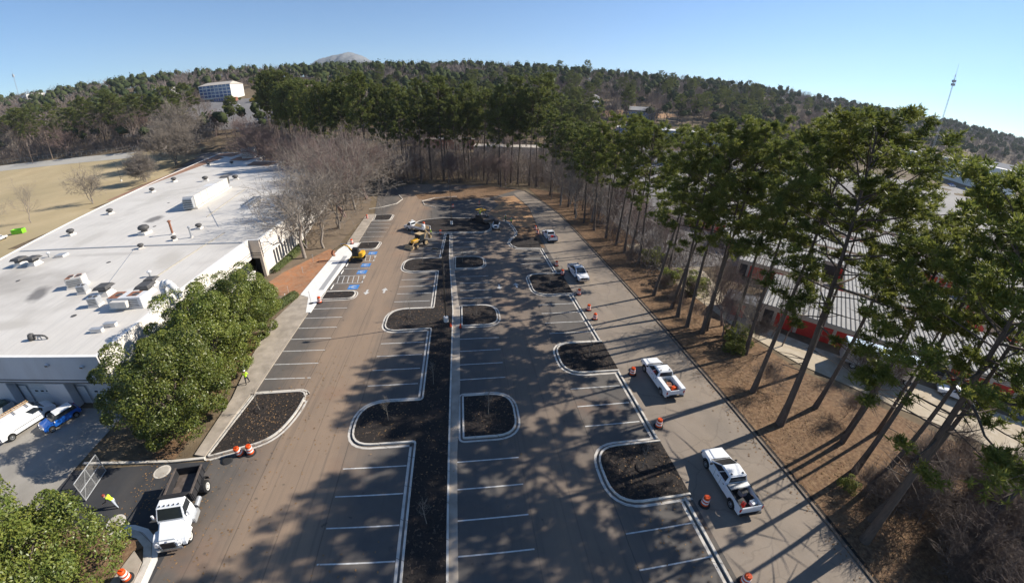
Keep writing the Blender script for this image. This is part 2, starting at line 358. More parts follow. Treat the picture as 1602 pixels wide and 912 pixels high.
# far left: field, running track, service road, right: neighbouring yards
ax = [a for a in range(-420, -100, 10)]; ay = [a for a in range(40, 340, 10)]
def west_x(y): return -78-0.2656*(y-31.5)
drape('dry_field', lambda x, y: x < west_x(y)-22 and y > 70 and y < 262+0.0*x, ax, ay, 0.02, 'field_grass')
drape('running_track', lambda x, y: x < west_x(y)-70 and 242+5*math.sin(x*.02) < y < 260, [a for a in range(-420, -190, 6)], [a for a in range(225, 275, 4)], 0.09, mat('track_grey', (0.36, 0.34, 0.30), .9, .1, .05))
drape('service_road', lambda x, y: west_x(y)-20 < x < west_x(y)-1 and y < 240, [a for a in range(-180, -70, 4)], [a for a in range(20, 260, 6)], 0.04, 'asphalt_far')
flat('pale_lane', [(36, 78), (37.5, 55), (38.6, 42), (42, 32), (48, 23), (56, 12.5), (70, -5), (78, 0), (62, 19), (54, 28), (47, 36), (42.5, 43), (43.5, 52), (46, 62), (47, 78)], 0.016, 'pale_dirt')
drape('neighbour_yard', lambda x, y: (x > 64+0.15*(y-30) and -40 < y < 270-0.2*x) or (x > 42+max(0, (60-y))*0.55 and y > 60 and y < 190), [a for a in range(40, 420, 8)], [a for a in range(-40, 280, 8)], 0.03, 'asphalt_far')
drape('far_car_park', lambda x, y: -262 < x < -150 and 310 < y < 425, [a for a in range(-270, -140, 8)], [a for a in range(300, 440, 8)], 0.1, 'asphalt_far')
drape('far_clearing', lambda x, y: (x-165)**2/42**2+(y-372)**2/16**2 < 1, [a for a in range(110, 230, 6)], [a for a in range(340, 400, 6)], 0.1, 'orange_dirt')

# ---------------------------------------------------------------- kerbs, beds, markings
def chips(poly, n, z, parent):
    """loose bark lying on a bed, joined"""
    xs = [p[0] for p in poly]; ys = [p[1] for p in poly]; mb = MB(); c = 0; g = 0
    while c < n and g < n*6:
        g += 1; x = rnd.uniform(min(xs), max(xs)); y = rnd.uniform(min(ys), max(ys)); inside = False; j = len(poly)-1
        for i in range(len(poly)):
            if (poly[i][1] > y) != (poly[j][1] > y) and x < (poly[j][0]-poly[i][0])*(y-poly[i][1])/(poly[j][1]-poly[i][1])+poly[i][0]: inside = not inside
            j = i
        if not inside: continue
        c += 1; a = rnd.uniform(0, 6.3); l = rnd.uniform(.04, .15); w = l*rnd.uniform(.25, .5); h = rnd.uniform(.01, .06)
        dx, dy = math.cos(a), math.sin(a)
        mb.add([(x-dx*l-dy*w, y-dy*l+dx*w, z+.004), (x-dx*l+dy*w, y-dy*l-dx*w, z+.004+h), (x+dx*l+dy*w, y+dy*l-dx*w, z+.006), (x+dx*l-dy*w, y+dy*l+dx*w, z+h)], [(0, 1, 2, 3)])
    o = mb.build('bark_chips', 'mulch_chip', parent); o['kind'] = 'stuff'; return o
def gut(path, w, root, closed=True, s=-1):
    strip(MB(), offset(path, s*w, closed), offset(path, s*.20, closed), -0.02, 0.012, closed).build('gutter', 'concrete', root); strip(MB(), offset(path, s*.198, closed), offset(path, s*.012, closed), -0.02, 0.010, closed).build('flow_line', 'flow_dirt', root)
def bed(outline, gutter=0.42, nchip=420, fill='mulch', kerbw=0.17):
    """planted bed: mulch inside a concrete kerb with a gutter pan around it"""
    inner = offset(outline, kerbw); root = MB().sheet(inner, 0.10).build('planting_bed', fill, tri=True); tag(root, kind='structure')
    strip(MB(), outline, inner, -0.02, 0.15).build('kerb', 'concrete', root)
    if gutter: gut(outline, gutter, root)
    if nchip: chips(inner, nchip, 0.10, root)
    return root
def ccw(p):
    s = sum(p[i-1][0]*p[i][1]-p[i][0]*p[i-1][1] for i in range(len(p))); return p if s > 0 else p[::-1]
# central bed with its four noses
CB = [(-5.2, -25, 0), (-1.95, -25, 0), (-1.95, 50, 0), (-3.0, 72, 0), (-3.25, 87.2, 0), (-4.25, 87.2, 0), (-4.75, 71.8, .3), (-11.6, 71.8, 2.6), (-11.6, 65.2, 2.4), (-5.0, 65.2, .2), (-5.0, 51.2, .3), (-11.4, 51.2, 2.6), (-11.4, 45.0, 2.0), (-5.0, 45.3, .2), (-5.0, 31.3, .3), (-11.3, 31.3, 2.8), (-11.2, 25.5, 2.0), (-5.2, 25.6, .2)]
cb = bed(ccw(rounded(CB)), 0.42, 3200)
# the concrete band along its right side
tag(MB().prism([(-1.94, -25), (-1.36, -25), (-1.3, 24), (-1.0, 33), (-1.05, 50), (-2.35, 72), (-2.65, 87), (-3.24, 87), (-2.99, 72), (-1.94, 50)], -0.02, 0.05).build('concrete_band', 'concrete_old'), kind='structure')
for y0, y1, xe in ((66.1, 72.2, 3.7), (45.6, 51.5, 4.5), (25.6, 31.5, 4.5)):
    x0 = -0.8 if y0 < 60 else -1.95
    bed(ccw(rounded([(x0, y0, .2), (xe, y0, 2.0), (xe, y1, 2.3), (x0, y1, .2)])), 0.38, 420)
bed(ccw(rounded([(-12.2, 88.6, .6), (-12.2, 99, 3.0), (-5, 101.2, 1.5), (5.2, 100.2, 3.0), (7.4, 93, 3.0), (5.5, 88.2, 1.8)])), 0.4, 600)
# right-hand noses, open towards the road
for y0, y1 in ((54.2, 62.6), (34.0, 40.2), (17.4, 23.4)):
    xo = 17.62; full = ccw(rounded([(xo, y0, 0), (xo, y1, 0), (11.0, y1, 2.2), (11.0, y0, 2.4)]))
    k_ = full.index((xo, y1)); path = full[k_:]+full[:k_]
    inner = offset(path, 0.17, False); root = MB().sheet(inner, 0.06).build('planting_bed', 'mulch', tri=True); tag(root, kind='structure')
    strip(MB(), path, inner, -0.02, 0.15, False).build('kerb', 'concrete', root); gut(path, .42, root, False)
    chips(inner, 480, 0.06, root)
segs = [(-25, 17.4, 17.2, 16.9), (23.4, 34.0, 17.35, 17.35), (40.2, 54.2, 17.3, 17.1), (62.6, 76.0, 16.6, 16.4)]
for y0, y1, xa, xb in segs:
    k_ = MB(); k_.prism([(xa, y0+.17), (xa+.2, y0+.17), (xb+.2, y1-.17), (xb, y1-.17)], -0.02, 0.15); o = k_.build('kerb', 'concrete'); tag(o, kind='structure')
    MB().prism([(xa-.45, y0+.45), (xa-.2, y0+.45), (xb-.2, y1-.45), (xb-.45, y1-.45)], -0.02, 0.011).build('gutter', 'concrete', o); MB().prism([(xa-.198, y0+.2), (xa-.012, y0+.2), (xb-.012, y1-.2), (xb-.198, y1-.2)], -0.02, 0.009).build('flow_line', 'flow_dirt', o)
# S-shaped kerb at the far right
path = [(16.4, 76.2), (13.5, 76.0), (11.2, 76.4), (10.2, 78), (9.9, 80), (10.6, 82.6), (12.0, 85), (12.6, 87.6), (12.4, 91), (12.0, 95), (10.5, 98.5)]
o = strip(MB(), path, offset(path, -0.2, False), -0.02, 0.15, False).build('kerb', 'concrete'); tag(o, kind='structure')
gut(path, .42, o, False, 1)
flat('mulch_patch', [(16.6, 76.3), (10.5, 76.6), (10.1, 80), (11.5, 83), (16.6, 84)], 0.05, 'mulch')
# old kerb along the road and the far loop
path = [(27.5, -25), (27.5, 60), (27.05, 103), (25.1, 119), (21.7, 136.5), (12, 144)]
tag(strip(MB(), path, offset(path, -0.22, False), -0.05, 0.12, False).build('road_kerb', mat('kerb_dark', (0.17, 0.135, 0.105), .95, .35, .9)), kind='structure')
tag(strip(MB(), offset(path, -0.24, False), offset(path, -0.62, False), -0.03, 0.02, False).build('kerb_back_strip', 'mulch'), kind='structure')
path = [(-27, 112), (-24, 113.5), (-20, 118), (-19, 124), (-21, 130)]
tag(strip(MB(), path, offset(path, 0.2, False), -0.02, 0.14, False).build('loop_kerb', 'concrete'), kind='structure')
path = [(-8, 113), (-11.5, 116), (-12.5, 121), (-9, 125), (-2, 127)]
tag(strip(MB(), path, offset(path, 0.2, False), -0.02, 0.14, False).build('loop_kerb', 'concrete'), kind='structure')
# left: pavement, kerb, corner bed, hedge beds
tag(MB().prism([(-25.3, 24.9), (-24.2, 24.7), (-23.62, 33.2), (-23.62, 51), (-24.9, 56), (-26.6, 57), (-27.6, 48.8), (-26.7, 40.2), (-25.4, 32.6)], -0.02, 0.12).build('pavement', 'concrete_old'), kind='structure')
tag(MB().prism([(-23.6, 33.2), (-23.25, 33.2), (-23.25, 51), (-23.6, 51)], -0.02, 0.13).build('kerb', 'concrete_old'), kind='structure')
tag(MB().prism([(-26.6, 57.1), (-24.95, 56.1), (-23.62, 51.1), (-22.95, 51.1), (-23.0, 54.5), (-22.7, 70.6), (-22.9, 82.0), (-25.3, 82.0), (-26.3, 77.8)], -0.02, 0.13).build('access_ramp', 'concrete_new'), kind='structure')
flat('tactile_strip', [(-24.15, 58.6), (-23.35, 58.6), (-23.35, 74.0), (-24.15, 74.0)], 0.136, mat('tactile_grey', (0.33, 0.33, 0.33), 0.9, 0.1, 8))
tag(MB().prism([(-25.6, 82.2), (-23.2, 82.2), (-24.0, 106), (-26.4, 106)], -0.02, 0.12).build('pavement', 'concrete_old'), kind='structure')
bed(ccw(rounded([(-23.1, 33.3, .2), (-17.5, 33.6, 1.0), (-17.2, 30.6, 2.2), (-18.6, 26.6, 1.6), (-24.0, 24.55, .4)])), 0.4, 500)
bed(ccw(rounded([(-22.8, 55.2, .2), (-22.8, 58.0, .2), (-17.7, 58.0, 1.2), (-17.7, 55.2, 1.2)])), 0.38, 80)
bed(ccw(rounded([(-22.75, 77.8, .2), (-22.75, 82.2, .2), (-18.3, 82.6, 1.2), (-18.5, 77.8, 1.2)])), 0.4, 100)
bed(ccw(rounded([(-23.4, 99.6, .2), (-23.8, 105.2, .2), (-19.1, 105.4, 1.2), (-19.1, 99.6, 1.2)])), 0.4, 80)
path = [(-36, 23.5), (-27, 24.0), (-24.1, 24.4)]
tag(strip(MB(), path, offset(path, 0.25, False), -0.02, 0.13, False).build('kerb', 'concrete'), kind='structure')
# rounded driveway corner at the bottom left
path = [(-28.2, 17.3), (-26.6, 17.35), (-25.4, 17.1), (-24.2, 16.3), (-23.4, 14.9), (-23.2, 13.2), (-23.2, -25)]
o = strip(MB(), path, offset(path, -0.55, False), -0.02, 0.13, False).build('kerb', 'concrete'); tag(o, kind='structure')
strip(MB(), offset(path, 0.42, False), offset(path, 0.012, False), -0.02, 0.014, False).build('gutter', 'concrete_new', o)
tag(MB().prism([(-24.3, -25), (-23.78, -25), (-23.78, 13.2), (-24.1, 14.8), (-25.2, 15.6), (-25.6, 13)], -0.02, 0.12).build('pavement', 'concrete_old'), kind='structure')
flat('corner_soil', [(-24.35, -25), (-25.65, 13), (-25.3, 15.6), (-24.3, 15.9), (-25.6, 16.5), (-28.2, 16.7), (-34, 16.7), (-34, -25)], 0.10, 'leaf_litter')
# painted lines
def line(x0, y0, x1, y1, w=0.11, z=0.009, name='stall_line', m_='paint_white'):
    d = Vector((x1-x0, y1-y0)); n_ = Vector((-d.y, d.x)).normalized()*w/2
    return flat(name, [(x0-n_.x, y0-n_.y), (x1-n_.x, y1-n_.y), (x1+n_.x, y1+n_.y), (x0+n_.x, y0+n_.y)], z, m_, lot)
for y in [52.31-2.74*i for i in range(7)]: line(-23.2, y, -17.9, y)
for y in (96.6, 93.3, 89.9, 86.4): line(-23.4, y, -18.4, y)
for y in [61.9-2.74*i for i in range(4)]+[42.21-2.74*i for i in range(4)]+[23.08-2.74*i for i in range(7)]+[84.2, 81.0, 77.8, 74.6]: line(-11.1, y, -5.66, y)
for y in [62.5-2.8*i for i in range(4)]+[42.41-2.74*i for i in range(4)]+[23.08-2.74*i for i in range(7)]: line(-1.0 if y > 30 else -1.3, y, 4.1, y)
for y in (84.4, 81.2, 77.9, 74.8): line(-2.3, y, 2.6, y)
for y in [51.0-2.74*i for i in range(4)]+[31.49-2.74*i for i in range(3)]+[15.07, 12.33, 9.6, 6.9]+[73.2, 70.4, 67.6]: line(11.05 if y < 60 else 10.6, y, 16.7 if y < 60 else 16.1, y)
# access bays: bay lines, hatching, blue squares with the wheelchair sign, wheel stops
for y in (67.6, 64.3, 61.2, 74.2, 71.2): line(-22.6, y, -17.7, y)
for (ya, yb) in ((61.2, 64.3), (71.2, 74.2)):
    line(-17.75, ya, -17.75, yb)
    for k_ in range(6): x = -22.3+k_*0.86; line(x+0.4, ya, x, yb)
def wheelchair(cx, cy):
    flat('blue_square', [(cx-.85, cy-.85), (cx+.85, cy-.85), (cx+.85, cy+.85), (cx-.85, cy+.85)], 0.010, 'paint_blue', lot)
    mb = MB(); n = 18           # seen along +y as up: wheel arc, seat, leg, head
    ring = lambda r, a: (cx+0.12-0.0+r*math.sin(a), cy+0.05+r*math.cos(a))
    pts = [(R(120)+R(215)*i/n) for i in range(n+1)]
    o_ = len(mb.v)
    for a in pts: mb.v += [(*ring(.50, a), 0.014), (*ring(.37, a), 0.014)]
    for i in range(n): mb.f.append((o_+2*i, o_+2*i+1, o_+2*i+3, o_+2*i+2))
    def bar(p, q_, w):
        d = Vector(q_)-Vector(p); e = Vector((-d.y, d.x)).normalized()*w/2
        mb.quad((cx+p[0]-e.x, cy+p[1]-e.y, .0145), (cx+q_[0]-e.x, cy+q_[1]-e.y, .0145), (cx+q_[0]+e.x, cy+q_[1]+e.y, .0145), (cx+p[0]+e.x, cy+p[1]+e.y, .0145))
    bar((-.52, .02), (-.08, .02), .15); bar((-.1, .02), (.1, .45), .15); bar((-.3, .05), (-.3, .32), .12); bar((.1, .45), (.38, .45), .13)
    mb.add([(cx-.66+.13*math.cos(a*.785), cy+.02+.13*math.sin(a*.785), .0145) for a in range(8)], [tuple(range(8))])
    mb.build('wheelchair_sign', 'paint_white', lot)
for y in (75.6, 69.2, 65.9, 59.6): wheelchair(-18.7, y)
def arrow(cx, cy, sgn):
    p = [(-.16, -.9), (.16, -.9), (.16, .1), (.5, .1), (0, .95), (-.5, .1), (-.16, .1)]
    flat('lane_arrow', [(cx+a, cy+sgn*b) for a, b in p], 0.010, 'paint_white', lot)
arrow(-16.1, 57.5, -1); arrow(-13.3, 57.9, 1); arrow(5.7, 57.8, -1); arrow(8.5, 58.1, 1); arrow(-13.4, 99.3, 1)
for y in (69.4, 66.0, 59.7):
    o = MB().prism([(-22.35, y-.85), (-22.2, y-.85), (-22.2, y+.85), (-22.35, y+.85)], 0.0, 0.12).build('wheel_stop', 'concrete_new', bevel=.02)
    tag(o, 'white concrete wheel stop at the head of an access bay', 'wheel stop', 'wheel stops of the access bays')
# manhole covers on the driveway
for (x, y, r) in ((-27.4, 23.0, .75), (-28.4, 17.9, .75)):
    o = thing('manhole', 'round pale concrete manhole cover %s' % ('behind the dump truck' if y > 20 else 'in front of the worker bending down'), 'manhole', (x, y, 0.004))
    MB().lathe([(r, 0), (r, .02), (r-.06, .025)], n=24).build('rim', 'concrete', o); MB().lathe([(r-.16, 0.02), (r-.16, .032), (0.02, .034)], n=24).build('lid', 'gutter', o)
# scattered dead leaves on the asphalt
mb = MB()
def leaves(n, x0, x1, y0, y1, z=.012):
    for _ in range(n):
        x = rnd.gauss((x0+x1)/2, (x1-x0)/3.2); y = rnd.gauss((y0+y1)/2, (y1-y0)/3.2); a = rnd.uniform(0, 6.3); l = rnd.uniform(.05, .12)
        dx, dy = math.cos(a)*l, math.sin(a)*l
        mb.add([(x-dx, y-dy, z), (x+dy*.6, y-dx*.6, z+rnd.uniform(0, .05)), (x+dx, y+dy, z), (x-dy*.6, y+dx*.6, z+rnd.uniform(0, .04))], [(0, 1, 2, 3)])
leaves(260, -24, -15, 12, 24); leaves(200, -20, -12, 24, 40); leaves(120, -28, -23, 18, 23); leaves(150, -12, -6, 8, 14); leaves(120, 12, 17, 5, 20)
leaves(160, -23, -18, 26, 33, .115); leaves(200, -4.6, -2.4, 5, 80, .115); leaves(60, -10, -5.5, 26, 31, .115); leaves(60, -10, -5.5, 46, 51, .115); leaves(80, 12, 17, 18, 23, .075); leaves(60, 0, 4, 26, 31, .115)
tag(mb.build('fallen_leaves', mat('dead_leaf', (0.24, 0.145, 0.07), 0.9, 0.35, 2)), 'loose brown leaves blown over the asphalt', 'leaves', kind='stuff')
mb = MB(); leaves(420, 26.2, 28.2, -6, 60, .02); leaves(200, 26, 28, 55, 105, .02); leaves(5000, 28, 37, -8, 60, .02); leaves(2600, 28, 40, 55, 130, .02); leaves(1200, -29.5, -26.9, 24, 48, .02)
tag(mb.build('verge_leaves', 'dead_leaf'), 'thick brown leaf litter under the roadside pines', 'leaves', kind='stuff')

# ---------------------------------------------------------------- the white flat-roofed building
def wall_mat(name, col, stain):
    m_ = bpy.data.materials.new(name); m_.use_nodes = True; nt = m_.node_tree; p = nt.nodes['Principled BSDF']
    c = ramp_mix(nt, noise(nt, 0.5, 6, 0.45, 0.75, stretch=(1, 1, .25)), col, stain); c = ramp_mix(nt, noise(nt, 7, 6, 0.5, 0.9), c, tuple(a*.85 for a in col))
    nt.links.new(c, p.inputs['Base Color']); p.inputs['Roughness'].default_value = 0.75; MATS[name] = m_
wall_mat('wall_white', (0.74, 0.70, 0.64), (0.62, 0.56, 0.49))
wall_mat('wall_white_shaded', (0.55, 0.55, 0.56), (0.47, 0.46, 0.46))  # same white wall on the front, its blue-grey shade put into the colour
def roof_mat():
    m_ = bpy.data.materials.new('roof_membrane'); m_.use_nodes = True; nt = m_.node_tree; p = nt.nodes['Principled BSDF']
    c = ramp_mix(nt, noise(nt, 0.12, 6, 0.4, 0.7), (0.60, 0.565, 0.51), (0.53, 0.495, 0.44))
    c = ramp_mix(nt, noise(nt, 0.8, 6, 0.5, 0.8, stretch=(3.0, .12, 1)), c, (0.49, 0.465, 0.425))
    # lapped sheets: faint seams running along the building
    tc = nd(nt, 'ShaderNodeTexCoord'); sx = nd(nt, 'ShaderNodeSeparateXYZ'); nt.links.new(tc.outputs['Object'], sx.inputs[0])
    a = nd(nt, 'ShaderNodeMath', operation='MULTIPLY_ADD'); nt.links.new(sx.outputs['Y'], a.inputs[0]); a.inputs[1].default_value = 0.2; nt.links.new(sx.outputs['X'], a.inputs[2])
    mo = nd(nt, 'ShaderNodeMath', operation='PINGPONG'); nt.links.new(a.outputs[0], mo.inputs[0]); mo.inputs[1].default_value = 0.95
    mr = nd(nt, 'ShaderNodeMapRange'); mr.inputs[1].default_value = 0.0; mr.inputs[2].default_value = 0.07; mr.inputs[3].default_value = 0.5; mr.inputs[4].default_value = 0
    nt.links.new(mo.outputs[0], mr.inputs[0]); c = ramp_mix(nt, mr.outputs[0], c, (0.42, 0.40, 0.37))
    g2 = noise(nt, 0.035, 5, 0.56, 0.72); c = ramp_mix(nt, g2, c, (0.34, 0.31, 0.27))
    wb = noise(nt, 0.6, 5, 0, 1)
    for cx, cy, rx, ry, rot, col, st in ((-68.5, 84, 2.0, 3.6, .3, (.13, .12, .11), .85), (-60.5, 46.8, 1.6, 3.4, .6, (.13, .12, .11), .85), (-82, 139.8, 2.6, 7, .3, (.16, .14, .12), .8), (-50.5, 94, 3, 9, .3, (.66, .645, .61), .9), (-43.2, 46.6, 3.2, 2.2, 0, (.66, .645, .61), .9),
                                         (-57, 38, 6, 1.6, .1, (.40, .37, .32), .6), (-74, 72, 2, 6, .2, (.42, .39, .34), .5), (-47, 58, 2.4, 5, .5, (.42, .385, .33), .6), (-62, 62, 9, .9, -.04, (.40, .37, .33), .6), (-84, 108, 3, 10, .2, (.44, .41, .36), .5), (-53, 120, 7, 12, .2, (.36, .33, .30), .6), (-66, 146, 9, 8, .2, (.33, .30, .27), .6)):
        mp = nd(nt, 'ShaderNodeMapping', vector_type='TEXTURE'); mp.inputs['Location'].default_value = (cx, cy, 6.68); mp.inputs['Rotation'].default_value = (0, 0, rot); mp.inputs['Scale'].default_value = (rx, ry, 1); nt.links.new(tc.outputs['Object'], mp.inputs[0])
        ln = nd(nt, 'ShaderNodeVectorMath', operation='LENGTH'); nt.links.new(mp.outputs[0], ln.inputs[0]); ad = nd(nt, 'ShaderNodeMath', operation='MULTIPLY_ADD'); nt.links.new(wb, ad.inputs[0]); ad.inputs[1].default_value = .9; nt.links.new(ln.outputs['Value'], ad.inputs[2])
        mq = nd(nt, 'ShaderNodeMapRange'); nt.links.new(ad.outputs[0], mq.inputs[0]); mq.inputs[1].default_value = .95; mq.inputs[2].default_value = 1.5; mq.inputs[3].default_value = st; mq.inputs[4].default_value = 0; c = ramp_mix(nt, mq.outputs[0], c, col)
    nt.links.new(c, p.inputs['Base Color']); p.inputs['Roughness'].default_value = 0.7; MATS['roof_membrane'] = m_
roof_mat()
mat('machine_pipe', (0.36, 0.33, 0.27), .7, .2, 2); mat('glass_dark', (0.02, 0.025, 0.03), 0.12, spec=0.6); mat('dark_opening', (0.02, 0.02, 0.022), 0.9); mat('tan_panel', (0.52, 0.45, 0.38), 0.8, 0.06, 2)
mat('groove', (0.07, 0.065, 0.06), 0.9); mat('metal_grey', (0.42, 0.43, 0.44), 0.45, 0.12, 3, metal=0.4); mat('vent_dark', (0.075, 0.072, 0.07), 0.6, 0.25, 4)
mat('galvanised', (0.55, 0.56, 0.57), 0.4, 0.1, 4, metal=0.6); mat('rust', (0.25, 0.11, 0.065), 0.9, 0.35, 3); mat('ac_beige', (0.58, 0.55, 0.50), 0.6, 0.1, 2)
mat('black_patch', (0.16, 0.15, 0.14), 0.95, 0.25, 1.2); mat('door_white', (0.60, 0.60, 0.60), 0.6, 0.06, 3)
ZR = 6.8
PLAN = [(-78, 31), (-37.0, 31), (-37.4, 65.4), (-35.6, 65.4), (-36.0, 83), (-42.7, 131.5), (-55.8, 138.8), (-57.6, 152), (-71, 155.4), (-73.7, 169.2), (-89.2, 175.4), (-92.5, 192.9), (-106.4, 195.4), (-112.2, 214.5), (-126.7, 215)]
bld = thing('warehouse', 'long white flat-roofed industrial building covered in roof vents', 'building', (-60, 90, 0))
BO = Vector((60, -90, 0))
def bp(mb, name, m_, par=None, **k_):
    o = mb.build(name, m_, par or bld, **k_)
    if par is None: o.location = BO
    return o
roof = bp(MB().sheet(PLAN, ZR-.12), 'roof', 'roof_membrane', tri=True)
inner = offset(PLAN, 0.28)
for i in range(len(PLAN)):       # one wall part per facade; the front and the ribbon-window bay are built below
    j = (i+1) % len(PLAN)
    if i in (0, 1, 2, 3): continue
    a, b, c, d = PLAN[i], PLAN[j], inner[j], inner[i]
    bp(MB().hexa([(*p, -.05) for p in (a, b, c, d)]+[(*p, ZR) for p in (a, b, c, d)]), 'wall', 'wall_white')
# front facade: fascia, piers, recessed wall with sectional doors
bp(MB().box((-57.5, 31.15, 5.15), (41, .3, 3.3)), 'fascia', 'wall_white_shaded')
for z in (3.95, 3.62): bp(MB().box((-57.4, 30.985, z), (40.8, .06, .09)), 'reveal', 'groove')
bp(MB().box((-57.5, 32.3, 1.7), (41, .25, 3.5)), 'recessed_wall', 'wall_white_shaded')
bp(MB().box((-57.5, 31.7, 3.45), (41, 1.0, .12)), 'soffit', 'wall_white_shaded')
for k_, x0 in enumerate((-75.0, -66.9, -58.8, -50.7, -42.6)):
    bp(MB().box((x0-1.7, 31.5, 1.72), (2.7, .95, 3.42)), 'pier', 'wall_white_shaded', bevel=.03)
    dr = bp(MB().box((x0+2.9, 32.1, 1.35), (3.3, .1, 2.72)), 'dock_door', 'door_white')
    for r_ in range(4):
        MB().box((x0+2.9, 32.03, .36+r_*.66), (3.24, .05, .63)).build('door_panel', 'door_white', dr, bevel=.015)
    for w_ in range(3): MB().box((x0+2.1+w_*.8, 31.995, 1.68), (.42, .03, .18)).build('pane', 'glass_dark', dr)
    bp(MB().box((x0+2.2, 32.1, 3.05), (5.2, .1, .5)), 'transom', 'glass_dark')
    bp(MB().box((x0+.35, 32.05, 1.2), (1.0, .1, 2.3)), 'side_door', 'door_white')
bp(MB().box((-37.12, 31.6, 3.4), (.24, .9, 6.8)), 'corner_pier', 'wall_white')
for x, z in ((-43.5, 5.9), (-39.2, 5.7)):
    o = thing('wall_lamp', 'small white floodlight box on the shade-grey fascia %s' % ('above the dock door' if x < -41 else 'near the magnolias'), 'lamp', (x, 30.99, z))
    MB().box((0, -.12, 0), (.45, .24, .25)).build('housing', 'door_white', o, bevel=.03); MB().box((0, -.25, -.02), (.36, .02, .16)).build('lens', 'glass_dark', o)
    MB().cyl((0, 0, .05), (0, -.1, .05), .05).build('bracket', 'metal_grey', o)
# east side, south part: fascia over a ribbon window
xe = -37.2
bp(MB().hexa([(-37.3, 32.1, 3.5), (-37.0, 32.1, 3.5), (-37.4, 65.3, 3.5), (-37.7, 65.3, 3.5), (-37.3, 32.1, 6.8), (-37.0, 32.1, 6.8), (-37.4, 65.3, 6.8), (-37.7, 65.3, 6.8)]), 'wall', 'wall_white')
for z in (4.5, 4.1): bp(MB().hexa([(-37.2, 32.1, z), (-36.985, 32.1, z), (-37.385, 65.3, z), (-37.6, 65.3, z), (-37.2, 32.1, z+.08), (-36.985, 32.1, z+.08), (-37.385, 65.3, z+.08), (-37.6, 65.3, z+.08)]), 'reveal', 'groove')
bp(MB().box((-38.0, 48.6, 2.4), (.1, 33, 2.3)), 'ribbon_window', 'glass_dark')
for y in np.arange(34, 65, 2.2): bp(MB().box((-37.93, float(y), 2.4), (.08, .07, 2.28)), 'mullion', 'groove')
bp(MB().box((-37.55, 48.6, .65), (.5, 33, 1.3)), 'sill_wall', 'wall_white')
# entrance block and northern ribbon window
bp(MB().box((-36.6, 65.55, 5.15), (2.0, .3, 3.3)), 'entrance_fascia', 'tan_panel')
for z in (4.5, 4.1): bp(MB().box((-36.6, 65.385, z), (1.98, .06, .08)), 'reveal', 'groove')
bp(MB().box((-36.9, 66.6, 1.7), (1.6, .2, 3.5)), 'entrance_door', 'dark_opening'); bp(MB().box((-35.85, 65.75, 1.75), (.5, .7, 3.5)), 'pier', 'tan_panel')
def eastwall(ya, yb, za, zb, x, nm='wall', m_='wall_white', t=.3): return bp(MB().box((x-t/2, (ya+yb)/2, (za+zb)/2), (t, yb-ya, zb-za)), nm, m_)
eastwall(66.1, 83, 3.4, ZR, -35.62); eastwall(66.1, 69.6, -.05, 3.39, -35.62); eastwall(79.6, 83, -.05, 3.39, -35.62); eastwall(69.6, 79.6, -.05, .5, -35.62)
eastwall(69.6, 79.6, .5, 3.4, -36.1, 'ribbon_window', 'glass_dark', .08)
for y in np.arange(70.6, 79.5, 1.25): bp(MB().box((-35.85, float(y), 1.95), (.4, .34, 2.9)), 'fin', 'wall_white')
for z in (4.5, 4.1): eastwall(66, 83, z, z+.08, -35.6, 'reveal', 'groove', .04)
for z in (4.5, 4.1):
    a, b = Vector((-36.0, 83.1)), Vector((-42.7, 131.4)); n_ = Vector(((b-a).y, -(b-a).x)).normalized()*.02
    bp(MB().hexa([(a.x-n_.x, a.y-n_.y, z), (a.x+n_.x, a.y+n_.y, z), (b.x+n_.x, b.y+n_.y, z), (b.x-n_.x, b.y-n_.y, z), (a.x-n_.x, a.y-n_.y, z+.08), (a.x+n_.x, a.y+n_.y, z+.08), (b.x+n_.x, b.y+n_.y, z+.08), (b.x-n_.x, b.y-n_.y, z+.08)]), 'reveal', 'groove')
# roof joint, patches, edge coping, brown gravel at the far steps
bp(MB().box((-61.8, 65.6, ZR-.05), (48, .28, .14), rz=-.045), 'expansion_joint', 'metal_grey')
bp(MB().box((-53.5, 55, ZR-.1), (.1, 20, .08), rz=.45), 'conduit', 'metal_grey')
bp(MB().box((-54.5, 84, ZR-.1), (.1, 22, .08), rz=.62), 'conduit', 'metal_grey')
def patch(cx, cy, rx, ry, m_, rot=0.3, z=ZR-.112):
    pts = []
    for i in range(22):
        t = i/22*6.283; k_ = 1+.22*math.sin(3*t+cx)+.12*math.sin(7*t+cy); x, y = rx*k_*math.cos(t), ry*k_*math.sin(t)
        pts.append((cx+x*math.cos(rot)-y*math.sin(rot), cy+x*math.sin(rot)+y*math.cos(rot)))
    bp(MB().sheet(pts, z), 'roof_patch', m_, tri=True)
bp(MB().box((-58.5, 98, ZR-.06), (.14, 30, .12), rz=.2), 'gas_pipe', 'machine_pipe'); bp(MB().box((-44.5, 60, ZR-.06), (.12, 22, .1), rz=.02), 'gas_pipe', 'machine_pipe')
for x, y in ((-70, 52), (-58, 58), (-64, 78), (-76, 100), (-60, 124), (-48, 40)): bp(MB().lathe([(.34, 0), (.34, .05), (.1, .08)], (x, y, ZR-.12), 14), 'roof_drain', 'vent_dark')
mat('roof_brown', (0.27, 0.155, 0.10), 0.95, 0.2, 0.3)
bp(MB().sheet([(-110, 196), (-124, 204), (-126, 214), (-113, 213.8)], ZR-.108), 'roof_gravel', 'roof_brown'); bp(MB().sheet([(-93.5, 178), (-104, 182), (-106, 194.5), (-94, 192)], ZR-.108), 'roof_gravel', 'roof_brown')
bp(MB().sheet([(-75, 158), (-86, 162), (-88.5, 174), (-75, 168.6)], ZR-.108), 'roof_gravel', 'roof_brown'); bp(MB().sheet([(-100, 108), (-101.5, 108), (-123, 205), (-113, 195)], ZR-.109), 'roof_gravel', 'roof_brown')
